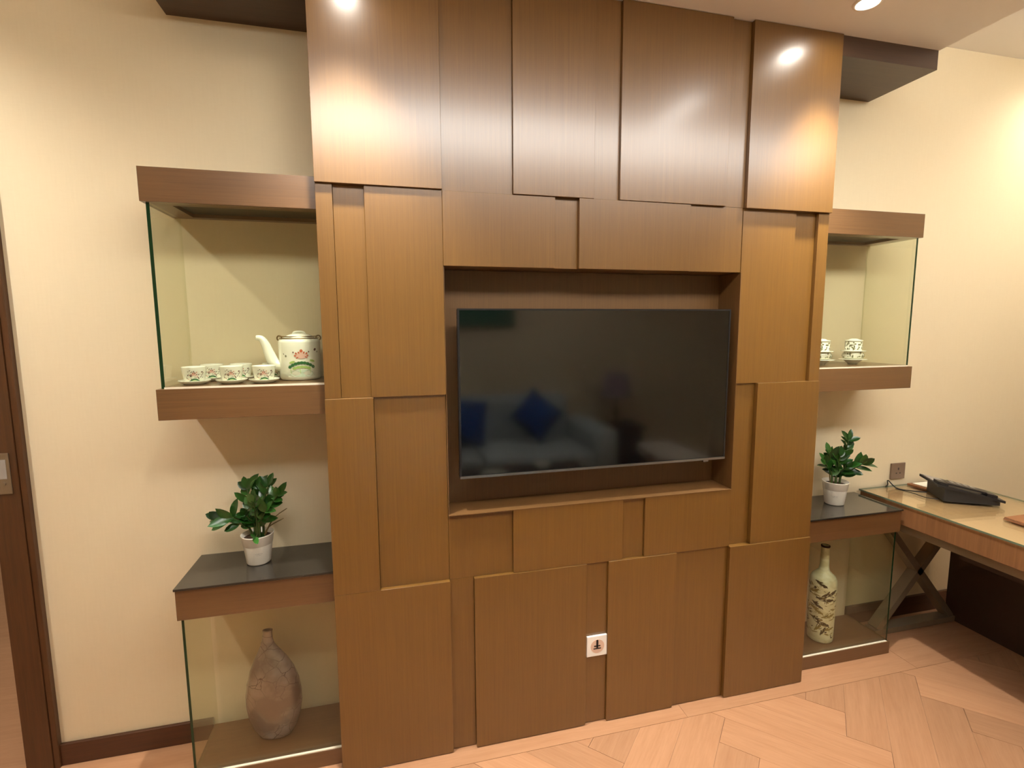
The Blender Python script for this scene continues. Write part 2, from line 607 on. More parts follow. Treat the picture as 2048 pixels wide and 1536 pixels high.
# straight border boards along the panelled wall
xs = [RX0, -2.1, -1.0, 0.35, 1.55, 2.3, RX1]
for a, b in zip(xs[:-1], xs[1:]):
    bx('border_board', (a + g, b - g, -0.0605, WY, -0.004, 0.0), M['plank'], floor)

def wall(name, dims, label):
    return struct(bx(name, dims, M['wall']), label, 'wall')
bm = bmesh.new()
box(bm, -2.06, RX1 + 0.1, WY, WY + 0.12, -0.06, 3.0)
box(bm, -3.3, -3.1, WY, WY + 0.12, -0.06, 3.0)
box(bm, -3.1, -2.06, WY, WY + 0.12, 2.25, 3.0)
struct(to_obj('wall_back', bm, M['wall']), 'beige textured wallpaper wall behind the cabinets', 'wall')
wall('wall_left', (RX0 - 0.1, RX0, RY0 - 0.1, WY, -0.06, 3.0), 'beige wall on the left side of the room')
wall('wall_right', (RX1, RX1 + 0.1, RY0 - 0.1, WY, -0.06, 3.0), 'beige wall on the right side of the room')
wall('wall_front', (RX0, RX1, RY0 - 0.1, RY0, -0.06, 3.0), 'beige wall behind the sofa facing the television')
# next room seen through the doorway
struct(bx('floor', (-4.2, -1.6, WY + 0.0001, 2.6, -0.06, 0.0), M['plank']), 'brown wooden floor of the next room through the doorway', 'floor')
wall('wall_next_room', (-4.2, -1.6, 2.6, 2.7, 0, 3.0), 'beige end wall of the next room')
struct(bx('ceiling', (-4.2, -1.6, WY + 0.1205, 2.6, 2.92, 3.0), M['ceil']), 'white ceiling of the next room', 'ceiling')
wall('wall_next_left', (-4.3, -4.2, WY + 0.12, 2.7, 0, 3.0), 'left wall of the next room')
wall('wall_next_right', (-1.6, -1.5, WY + 0.1205, 2.7, 0, 3.0), 'right wall of the next room')

struct(bx('ceiling', (RX0, RX1, RY0, WY, ZHIGH, 3.0), M['ceil']), 'high cream ceiling around the dropped canopy', 'ceiling')
CY0 = -1.00
bm = bmesh.new()
box(bm, -1.47, 1.445, CY0, WY, ZLOW, ZLOW + 0.025)
box(bm, -1.47, 1.445, CY0, CY0 + 0.02, ZLOW + 0.025, ZLOW + 0.07)
box(bm, -1.47, 1.445, -0.05, WY, ZLOW + 0.025, ZHIGH)
struct(to_obj('ceiling', bm, M['ceil']), 'lower beige ceiling canopy above the wood panelling', 'ceiling')

# dark wood soffits left and right of the panelling
struct(bx('trim_1', (-1.468, XL - 0.0, 0.002, WY, 2.623, ZLOW), M['soffit']), 'dark brown wooden soffit box left of the panelling under the ceiling', 'soffit')
struct(bx('trim_2', (XR + 0.0, 1.442, 0.002, WY, 2.625, ZLOW), M['soffit']), 'dark brown wooden soffit box right of the panelling under the ceiling', 'soffit')

# baseboards
struct(bx('baseboard_left', (-1.995, -1.494, WY - 0.014, WY, 0, 0.083), M['base'], bevel=0.002), 'dark brown baseboard left of the glass cabinet', 'baseboard')
struct(bx('baseboard_right', (1.524, RX1, WY - 0.014, WY, 0, 0.10), M['base'], bevel=0.002), 'dark brown baseboard below the desk', 'baseboard')

# ------------------------------------------------------------------ sliding door stile with flush pull
door = bpy.data.objects.new('door_1', None)
COL.objects.link(door)
door.location = (-2.045, WY, 0)
WLOC['door_1'] = Vector(door.location)
struct(door, 'dark wood sliding door edge with steel flush pull', 'door')
bx('door_stile', (-2.093, -2.012, 0.279, WY + 0.12, 0.004, 2.25), M['trim'], door, bevel=0.002)
bx('door_jamb', (-2.012, -1.994, 0.284, WY + 0.0, 0.0, 2.25), M['trim'], door, bevel=0.002)
bm = bmesh.new()
hz0, hz1 = 1.036, 1.176
box(bm, -2.078, -2.030, 0.275, 0.2795, hz0, hz1, bevel=0.0012)
pl = to_obj('flush_pull', bm, M['steel'], door)
pl['label'] = 'brushed steel flush pull plate'
bm = bmesh.new()
box(bm, -2.069, -2.039, 0.2735, 0.2755, hz0 + 0.052, hz1 - 0.022, bevel=0.0008)
to_obj('finger_recess', bm, M['phone_grey'], pl)
bm = bmesh.new()
tube(bm, [(-2.050, 0.2755, hz0 + 0.036), (-2.050, 0.2715, hz0 + 0.036)], 0.0055, 12)
to_obj('lock_button', bm, M['steel'], pl)
struct(bx('trim_3', (-3.1, -2.0, 0.286, WY + 0.12, 2.25, 2.33), M['trim']), 'dark wood door head above the opening', 'trim')

# ------------------------------------------------------------------ wood panelling
pan = thing('wood_panelling', 'brown glossy veneer wall panelling of staggered boards around the television niche', 'wall panelling', (0, 0.1, 0))
PANELS = [
    # x0, x1, z0, z1, front y
    (XL, X1, ZA + .002, 2.699, 0.000), (X1, -.357, ZA, 2.699, 0.012), (-.357, -.062, ZA, 2.699, 0.000),
    (-.062, .035, ZA, 2.699, 0.010), (.035, .472, ZA, 2.699, -0.003), (.472, X2, ZA, 2.699, 0.009), (X2, XR + .001, ZA - .003, 2.699, -0.007),
    (XL, -.942, ZB, ZA + .002, 0.010), (-.942, -.846, ZB, ZA + .002, 0.021), (-.846, X1, ZB, ZA + .002, 0.008),
    (X1, -.205, ZN, ZA, 0.006), (-.205, -.117, ZN, ZA, 0.017), (-.117, .325, ZN, ZA, 0.001), (.325, X2 - .004, ZN, ZA, 0.008),
    (X2, .802, ZB, ZA - .003, 0.010), (.802, .905, ZB, ZA - .003, 0.021), (.905, XR, ZB, ZA - .003, 0.005),
    (XL, -.840, ZC, ZB, 0.000), (-.840, X1, ZC, ZB, 0.018),
    (X1, -.362, ZC, ZM, 0.016), (-.362, .076, ZC, ZM, 0.004), (.076, .170, ZC, ZM, 0.014), (.170, X2, ZC, ZM, 0.004),
    (X2, .655, ZC, ZB, 0.019), (.655, XR, ZC, ZB, 0.000),
    (XL, X1, 0.003, ZC, 0.000), (X1, -.510, 0.003, ZC, 0.016), (-.510, -.072, 0.003, ZC, 0.000), (-.072, .018, 0.003, ZC, 0.011),
    (.018, .314, 0.003, ZC, 0.000), (.314, X2 - .002, 0.003, ZC, 0.010), (X2 - .002, XR, 0.003, ZC, -0.006),
]
for (a, b, c, d, y) in PANELS:
    bm = bmesh.new()
    box(bm, a + .0003, b - .0003, y, 0.05, c + .0003, d - .0003, bevel=0.0008)
    to_obj('panel', bm, M['panel'], pan)
# carcass behind the boards: four sides round the niche and its lining
ND = 0.135
for nm, d in (('carcass_side', (XL + .001, X1 - .001, 0.0505, WY - .001, 0.003, 2.698)), ('carcass_side', (X2 + .001, XR - .001, 0.0505, WY - .001, 0.003, 2.698)),
              ('carcass_head', (X1 - .0005, X2 + .0005, 0.0505, WY - .001, ZN + .001, 2.698)), ('carcass_foot', (X1 - .0005, X2 + .0005, 0.0505, WY - .001, 0.003, ZM - .001))):
    bx(nm, d, M['niche'], pan)
nb = bx('niche_back', (X1, X2, ND, ND + 0.02, ZM, ZN), M['niche'], pan)
bx('niche_sill', (X1 + .0005, X2 - .0005, 0.002, ND, ZM - .0005, ZM + .0025), M['niche'], pan)
bx('niche_lining', (X2 - .003, X2 - .0005, 0.004, ND, ZM + .0026, ZN - .001), M['niche'], pan)
bx('niche_lining', (X1 + .0005, X1 + .003, 0.012, ND, ZM + .0026, ZN - .001), M['niche'], pan)

# ------------------------------------------------------------------ television
T0, T1, TZ0, TZ1, TY = -0.552, 0.5293, 1.0455, 1.649, 0.020
tv = thing('television', 'black flat screen television hung in the panelled niche', 'television', (0, TY + .02, TZ0))
bx('cabinet', (T0, T1, TY + .004, TY + .034, TZ0, TZ1), M['bezel'], tv, bevel=0.003)
bx('screen', (T0 + .006, T1 - .006, TY, TY + .006, TZ0 + .012, TZ1 - .006), M['screen'], tv)
bm = bmesh.new()
for d in ((T0, T0 + .006, TZ0 + .010, TZ1), (T1 - .006, T1, TZ0 + .010, TZ1), (T0 + .006, T1 - .006, TZ1 - .006, TZ1)):
    box(bm, d[0], d[1], TY - .0015, TY + .005, d[2], d[3])
to_obj('bezel', bm, M['bezel'], tv)
bx('bottom_trim', (T0, T1, TY - .002, TY + .004, TZ0 + .001, TZ0 + .010), M['tv_trim'], tv)
bx('logo_tab', (T1 - .098, T1 - .075, TY - .001, TY + .010, TZ0 - .006, TZ0 + .001), M['tv_trim'], tv)
bx('wall_mount', (-0.18, 0.18, TY + .033, ND - .0002, 1.24, 1.46), M['black_matt'], tv)

# ------------------------------------------------------------------ display cabinets
def pane(name, d, parent, edge_faces, edge_mat='glass_edge'):
    """sheet of glass; edge_faces: indices of box faces with the dark edge (0 bottom,1 top,2 front,3 right,4 back,5 left)"""
    bm = bmesh.new()
    fs = box(bm, *d)
    for i in edge_faces:
        fs[i].material_index = 1
    return to_obj(name, bm, [M['glass'], M[edge_mat]], parent)

def upper_cabinet(s, label):
    """s=-1 left, +1 right"""
    xo = -1.494 if s < 0 else 1.517          # outer end
    xi = XL if s < 0 else XR                 # against the panelling
    xa, xb = min(xo, xi), max(xo, xi)
    yf = 0.056
    t = thing('display_cabinet', label, 'cabinet', ((xa + xb) / 2, WY, 1.298), 'glazed display cabinets beside the panelling')
    z0, z1, z2, z3 = 1.2985, 1.397, 1.965, 2.066
    bx('shelf_box', (xa, xb, yf, WY - .0005, z0, z1), M['slab'], t, bevel=0.001)
    bm = bmesh.new()
    box(bm, xa, xb, yf, yf + .05, z2, z3, bevel=.001)
    box(bm, xa, xb, WY - .03, WY - .0005, z2, z3)
    ea, eb = (xa, xa + .07) if s < 0 else (xb - .07, xb)
    box(bm, ea, eb, yf + .05, WY - .03, z2, z3)
    ia, ib = (xb - .012, xb) if s < 0 else (xa, xa + .012)
    box(bm, ia, ib, yf + .05, WY - .03, z2, z3)
    box(bm, xa + .01, xb - .01, yf + .05, WY - .03, z3 - .02, z3 - .0005)
    top = to_obj('top_box', bm, M['slab'], t)
    box_in = (ea if s > 0 else eb, 0)
    lo, hi = ((eb, ia) if s < 0 else (ib, ea))
    dp = bx('light_panel', (lo, hi, yf + .05, WY - .03, z2 + .012, z2 + .018), M['slab_dark'], top)
    px = xo - s * .012
    pa, pb = (px, px + .010) if s < 0 else (px - .010, px)
    pane('side_pane', (pa, pb, yf + .012, WY - .001, z1 + .0003, z2 - .0003), t, (2,))
    fa, fb = (pb + .0005, xb - .0005) if s < 0 else (xa + .0005, pa - .0005)
    pane('front_pane', (fa, fb, yf + .014, yf + .020, z1 + .0063, z2 - .0003), t, ())
    bm = bmesh.new()
    fs = box(bm, fa, fb, yf + .004, WY - .002, z1 + .0002, z1 + .006)
    fs[2].material_index = 1
    to_obj('shelf_liner', bm, [M['slab'], M['glass_light']], t)
    return t
upper_cabinet(-1, 'wall mounted glass display cabinet holding the white teapot and cups')
upper_cabinet(1, 'wall mounted glass display cabinet holding the stacked patterned filter cups')
ZSH = 1.397 + 0.0061

def lower_cabinet(s, ztop, zbot, label):
    xo = -1.492 if s < 0 else 1.528
    xi = XL if s < 0 else XR
    xa, xb = min(xo, xi), max(xo, xi)
    yf = 0.052
    t = thing('display_cabinet', label, 'cabinet', ((xa + xb) / 2, WY, 0), 'glazed display cabinets beside the panelling')
    bx('top_box', (xa + .002, xb - .002, yf + .002, WY - .0005, zbot, ztop - .0085), M['slab'], t, bevel=0.001)
    o = bx('glass_top', (xa, xb - (0.0005 if s < 0 else 0), yf - .006, WY - .0005, ztop - .008, ztop), M['black_glass'], t, bevel=0.0012)
    o['label'] = 'black glass top'
    zb = 0.062
    bx('base_box', (xa + .004, xb - .004, yf + .004, WY - .0145, 0.0005, zb), M['slab'], t, bevel=0.001)
    px = xo - s * .010
    pa, pb = (px, px + .008) if s < 0 else (px - .008, px)
    pane('side_pane', (pa, pb, yf + .014, WY - .0145, zb + .0003, zbot - .0003), t, (2,))
    fa, fb = (pb + .0005, xb - .0005) if s < 0 else (xa + .0005, pa - .0005)
    pane('front_pane', (fa, fb, yf + .014, yf + .020, zb + .0003, zbot - .0003), t, ())
    bm = bmesh.new()
    box(bm, fa, fb, yf + .0055, yf + .0138, zb, zb + .003)
    to_obj('glass_channel', bm, M['glass_light'], t)
    return t
lower_cabinet(-1, .743, .630, 'floor standing glass display cabinet with the teardrop vase inside')
lower_cabinet(1, .727, .616, 'floor standing glass display cabinet with the cream bottle vase inside')

# ------------------------------------------------------------------ painted decoration on round ware
def decals(bm, spots, rfun, c, ang0, mats):
    """spots: (u, v, ru, rv, rot, mat); u arc length from the facing direction, v height"""
    for (u, v, ru, rv, rot, mname) in spots:
        n = 12
        cen = None
        ring = []
        for k in range(n):
            a = 2 * math.pi * k / n
            du, dv = ru * math.cos(a), rv * math.sin(a)
            uu = u + du * math.cos(rot) - dv * math.sin(rot)
            vv = v + du * math.sin(rot) + dv * math.cos(rot)
            r = rfun(vv) + 0.0005
            th = ang0 + uu / rfun(v)
            ring.append(bm.verts.new((c[0] + r * math.cos(th), c[1] + r * math.sin(th), c[2] + vv)))
        r = rfun(v) + 0.0005
        th = ang0 + u / rfun(v)
        cen = bm.verts.new((c[0] + r * math.cos(th), c[1] + r * math.sin(th), c[2] + v))
        for k in range(n):
            bm.faces.new((cen, ring[k], ring[(k + 1) % n])).material_index = mats.index(mname)

# ------------------------------------------------------------------ teapot
TP = Vector((-1.095, 0.214, ZSH))
fc = math.atan2(CAM.y - TP.y, CAM.x - TP.x)
tp = thing('teapot', 'white porcelain teapot painted with a red lotus, wire handle folded down', 'teapot', TP)
R0 = 0.070
def tpr(v):
    return R0 * (0.985 + 0.015 * min(1, max(0, v / 0.12)))
prof = [(0, .001), (.062, .001), (.066, .003), (.069, .010), (.0690, .06), (.0695, .10), (.0700, .132), (.0685, .139), (.062, .143), (.050, .1445), (.0, .1445)]
bm = bmesh.new()
lathe(bm, prof, TP, 48)
body = to_obj('body', bm, M['porcelain'], tp)
bm = bmesh.new()
lathe(bm, [(0, .1446), (.050, .1446), (.052, .1475), (.047, .153), (.034, .1595), (.018, .163), (0, .164)], TP, 40)
lid = to_obj('lid', bm, M['porcelain'], tp)
bm = bmesh.new()
s_ax = Vector((math.cos(fc - math.pi / 2), math.sin(fc - math.pi / 2), 0))     # to the viewer's left
tube(bm, spline([TP + s_ax * .020 + Vector((0, 0, .160)), TP + s_ax * .012 + Vector((0, 0, .168)), TP - s_ax * .012 + Vector((0, 0, .168)), TP - s_ax * .020 + Vector((0, 0, .160))], 5), .0045, 10)
to_obj('lid_knob', bm, M['porcelain'], lid)
bm = bmesh.new()
sp = spline([TP + s_ax * .050 + Vector((0, 0, .048)), TP + s_ax * .082 + Vector((0, 0, .058)), TP + s_ax * .098 + Vector((0, 0, .092)), TP + s_ax * .109 + Vector((0, 0, .126)), TP + s_ax * .121 + Vector((0, 0, .146)), TP + s_ax * .138 + Vector((0, 0, .150))], 6)
rr = [.026 + (.0080 - .026) * (i / (len(sp) - 1)) ** 0.8 for i in range(len(sp))]
tube(bm, sp, rr, 16)
to_obj('spout', bm, M['porcelain'], tp)
for sg in (1, -1):
    bm = bmesh.new()
    q = TP + s_ax * (sg * .064) + Vector((0, 0, .147))
    tube(bm, [q + s_ax * .0075 * math.cos(a) + Vector((0, 0, .0085 * math.sin(a))) for a in [i * math.pi / 8 for i in range(17)]], .0026, 8, caps=False)
    to_obj('handle_lug', bm, M['brass'], tp)
v_ax = Vector((math.cos(fc), math.sin(fc), 0))
for off, dz in ((.052, .147), (.046, .150)):
    bm = bmesh.new()
    pts = [TP + s_ax * (.064 * math.cos(a)) + v_ax * (off * math.sin(a)) + Vector((0, 0, dz + (.004 if off < .05 else 0) - .002 * math.sin(a))) for a in [i * math.pi / 20 for i in range(21)]]
    tube(bm, pts, .0016, 8)
    to_obj('handle_wire', bm, M['brass'], tp)
SL = ['red', 'pink', 'brown_ink', 'green_dark', 'green_light', 'green_pale', 'grey_ink', 'olive']
def lotus(sc=1.0, u0=0.0):
    L = []
    def a(u, v, ru, rv, rot, m):
        L.append((u0 + u * sc, .060 + (v - .060) * (1 + (sc - 1) * .6), ru * sc, rv * sc, rot, m))
    a(0, .031, .030, .010, 0, 'green_pale')
    for k in range(9):                                   # dark arched lotus leaf
        t = -1 + k / 4
        a(t * .030, .050 + .012 * (1 - t * t), .0052, .0042, -t * .6, 'green_dark')
    for k in range(5):
        t = -1 + k / 2
        a(t * .018, .046 + .004 * (1 - t * t), .0060, .0036, -t * .3, 'green_light')
    a(-.024, .064, .008, .003, .3, 'green_light')
    a(.028, .067, .008, .003, -.3, 'green_light')
    for k in range(7):                                   # fan of pale petals with red tips
        q = (k - 3) / 3
        th = -q * 1.15
        L_ = .015 - .003 * abs(q)
        cu, cv_ = math.sin(-th) * L_ * .62, math.cos(th) * L_ * .62
        a(cu, .076 + cv_, .0036, .0085, th, 'pink')
    for k in range(7):
        q = (k - 3) / 3
        th = -q * 1.15
        R_ = .0195 - .001 * abs(q) if k % 2 else .0170
        a(math.sin(-th) * R_, .076 + math.cos(th) * R_, .0024, .0030, th, 'red')
    a(0, .0965, .0040, .0048, 0, 'red')
    a(-.010, .077, .0042, .0016, .5, 'red')
    a(.012, .078, .0042, .0016, -.5, 'red')
    a(-.020, .093, .0016, .0022, 0, 'brown_ink')
    a(.019, .094, .0016, .0022, 0, 'brown_ink')
    a(-.041, .082, .0030, .0030, .5, 'grey_ink')
    a(-.048, .088, .0014, .0026, .5, 'grey_ink')
    a(.038, .100, .0042, .0034, .7, 'brown_ink')
    a(.046, .093, .0022, .0020, .7, 'grey_ink')
    for u in (-.028, -.004, .021):
        a(u, .038, .0008, .008, .1, 'green_light')
    a(.0, .024, .036, .0026, 0, 'green_pale')
    return L
bm = bmesh.new()
decals(bm, lotus(1.3, .004), tpr, TP, fc, SL)
to_obj('painted_lotus', bm, [M[s] for s in SL], body)

# ------------------------------------------------------------------ cups and saucers
def make_cup(loc, label, face):
    t = thing('tea_cup', label, 'cup', loc, 'white lotus tea cups in the display cabinet')
    bm = bmesh.new()
    P = [(0, .003), (.022, .003), (.022, .0), (.026, .0), (.0285, .004), (.0305, .012), (.0335, .030), (.0362, .0505), (.0362, .0525), (.0345, .0525), (.0315, .030), (.028, .010), (.0, .008)]
    lathe(bm, P, loc, 36)
    b = to_obj('bowl', bm, M['porcelain'], t)
    def cr_(v):
        pr = P[3:8]
        for (r0, z0), (r1, z1) in zip(pr[:-1], pr[1:]):
            if z0 <= v <= z1:
                return r0 + (r1 - r0) * (v - z0) / (z1 - z0)
        return .0362 if v > .04 else .026
    sp = []
    for k in range(7):
        q = -1 + k / 3
        sp.append((q * .012, .007 + .0062 * (1 - q * q), .0030, .0026, -q * .6, 'green_dark'))
    sp += [(0, .0075, .007, .0022, 0, 'green_light')]
    rng = random.Random(3)
    for k in range(11):
        a = math.pi * k / 10
        sp.append((-.001 + .013 * math.cos(a) * (1 if k % 2 else .7), .022 + .017 * math.sin(a) * (1 if k % 2 else .6), .0020, .0013, a, 'brown_ink' if k % 3 else 'red'))
    for k in range(5):
        q = (k - 2) / 2
        sp.append((-.001 + q * .006, .027 + .004 * (1 - q * q), .0018, .0056, -q * .7, 'pink'))
    rg = random.Random(8)
    for k in range(16):
        sp.append((rg.uniform(-.026, .030), rg.uniform(.014, .042), rg.uniform(.0012, .0030), rg.uniform(.0007, .0014), rg.uniform(-1.5, 1.5), rg.choice(['brown_ink', 'brown_ink', 'grey_ink'])))
    sp += [(-.001, .034, .0032, .0024, 0, 'brown_ink'), (.023, .036, .0032, .0020, .3, 'brown_ink'), (.027, .033, .0020, .0014, .5, 'brown_ink'),
           (.021, .024, .0007, .006, -.5, 'brown_ink'), (.018, .020, .0028, .001, .8, 'brown_ink'), (-.019, .026, .0022, .0016, .4, 'brown_ink'), (-.022, .016, .0022, .0014, -.4, 'brown_ink'), (-.017, .014, .003, .001, -.6, 'red'),
           (.012, .016, .0012, .004, .2, 'brown_ink')]
    bm = bmesh.new()
    decals(bm, sp, cr_, loc, face, SL)
    to_obj('painted_lotus', bm, [M[s] for s in SL], b)
    return t
def make_saucer(loc, label):
    bm = bmesh.new()
    lathe(bm, [(0, .0), (.030, .0), (.033, .002), (.044, .0085), (.0475, .0125), (.0470, .0138), (.043, .0115), (.032, .0058), (.028, .0050), (.0, .0050)], loc, 40)
    o = to_obj('saucer', bm, M['porcelain'], None, loc)
    return tag(o, label, 'saucer', 'white saucers under the tea cups')
CUPS = [((-1.412, .140), 'front tea cup at the left end beside the glass side pane'), ((-1.300, .138), 'front tea cup in the middle of its row'),
        ((-1.197, .126), 'front tea cup nearest the teapot spout'), ((-1.392, .247), 'rear tea cup behind the left front cup'),
        ((-1.300, .253), 'rear tea cup behind the middle front cup'), ((-1.196, .262), 'rear tea cup hidden behind the cup by the spout')]
for (cx, cy), lab in CUPS:
    face = math.atan2(CAM.y - cy, CAM.x - cx)
    make_saucer(Vector((cx, cy, ZSH)), 'white saucer under the ' + lab)
    make_cup(Vector((cx, cy, ZSH + .0052)), 'white lotus painted ' + lab, face)

# ------------------------------------------------------------------ stacked filter cups, right cabinet
def floral(rng, r, v0, v1, n, sz):
    out = []
    for k in range(n):
        out.append((rng.uniform(-1, 1) * r * 2.6, rng.uniform(v0, v1), sz * rng.uniform(.5, 1.5), sz * rng.uniform(.25, .6), rng.uniform(0, 3.1), rng.choice(['olive', 'olive', 'grey_ink'])))
    return out
def filter_stack(x, y, tail):
    rng = random.Random(11)
    L = Vector((x, y, ZSH))
    fa = math.atan2(CAM.y - y, CAM.x - x)
    bm = bmesh.new()
    lathe(bm, [(0, .0), (.018, .0), (.020, .004), (.022, .006), (.036, .018), (.0400, .0215), (.0570, .0225), (.0575, .0245), (.040, .0250), (.0, .0235)], L, 40)
    d = to_obj('footed_dish', bm, M['porcelain'], None, L)
    tag(d, 'white footed dish with a wide rim at the bottom of the %s filter stack' % tail, 'dish', 'filter cup sets')
    L2 = L + Vector((0, 0, .0252))
    t = thing('coffee_cup', 'bulging grey flowered cup between dish and filter of the %s filter stack' % tail, 'cup', L2, 'filter cup sets')
    bm = bmesh.new()
    P = [(0, .0), (.030, .0), (.040, .004), (.0435, .012), (.0425, .022), (.037, .032), (.036, .034), (.0, .034)]
    lathe(bm, P, L2, 36)
    b = to_obj('body', bm, M['porcelain'], t)
    bm = bmesh.new()
    decals(bm, floral(rng, .042, .006, .028, 46, .0052), lambda v: .0436 - 14 * (v - .013) ** 2 if v > .013 else .0436 - 40 * (v - .013) ** 2, L2, fa, SL)
    to_obj('flower_print', bm, [M[s] for s in SL], b)
    L3 = L2 + Vector((0, 0, .0342))
    t = thing('drip_filter', 'grey flowered porcelain drip filter with lid topping the %s filter stack' % tail, 'filter', L3, 'filter cup sets')
    bm = bmesh.new()
    lathe(bm, [(0, .0), (.036, .0), (.050, .0012), (.0505, .004), (.036, .0045), (.034, .0048), (.0345, .046), (.0335, .048), (.0, .048)], L3, 36)
    b = to_obj('body', bm, M['porcelain'], t)
    bm = bmesh.new()
    decals(bm, floral(rng, .034, .009, .042, 60, .0055), lambda v: .0345, L3, fa, SL)
    to_obj('flower_print', bm, [M[s] for s in SL], b)
    bm = bmesh.new()
    lathe(bm, [(0, .0481), (.036, .0481), (.037, .0500), (.034, .0530), (.022, .0545), (.018, .0580), (.012, .0600), (0, .0602)], L3, 36)
    to_obj('lid', bm, M['porcelain'], t)
filter_stack(1.318, .180, 'fully visible')
filter_stack(1.146, .190, 'half hidden')

# ------------------------------------------------------------------ potted ZZ plants
def leaf_mesh(name, L, W, bend):
    me = bpy.data.meshes.new(name)
    vs, fs = [], []
    n = 7
    for i in range(n):
        t = i / (n - 1)
        wv = W * (math.sin(math.pi * min(1, t ** 0.9 * 0.985 + .015)) ** 0.62) / 2
        x = L * t
        z = bend * L * t * t
        vs += [(x, -wv, z + wv * .28), (x, 0, z), (x, wv, z + wv * .28)]
    for i in range(n - 1):
        a = 3 * i
        fs += [(a, a + 3, a + 4, a + 1), (a + 1, a + 4, a + 5, a + 2)]
    me.from_pydata(vs, [], fs)
    me.materials.append(M['leaf'])
    for p in me.polygons:
        p.use_smooth = True
    return me
LEAVES = [leaf_mesh('leaf_a', .056, .029, -.12), leaf_mesh('leaf_b', .048, .028, .10), leaf_mesh('leaf_c', .060, .026, -.22), leaf_mesh('leaf_d', .042, .023, .05)]

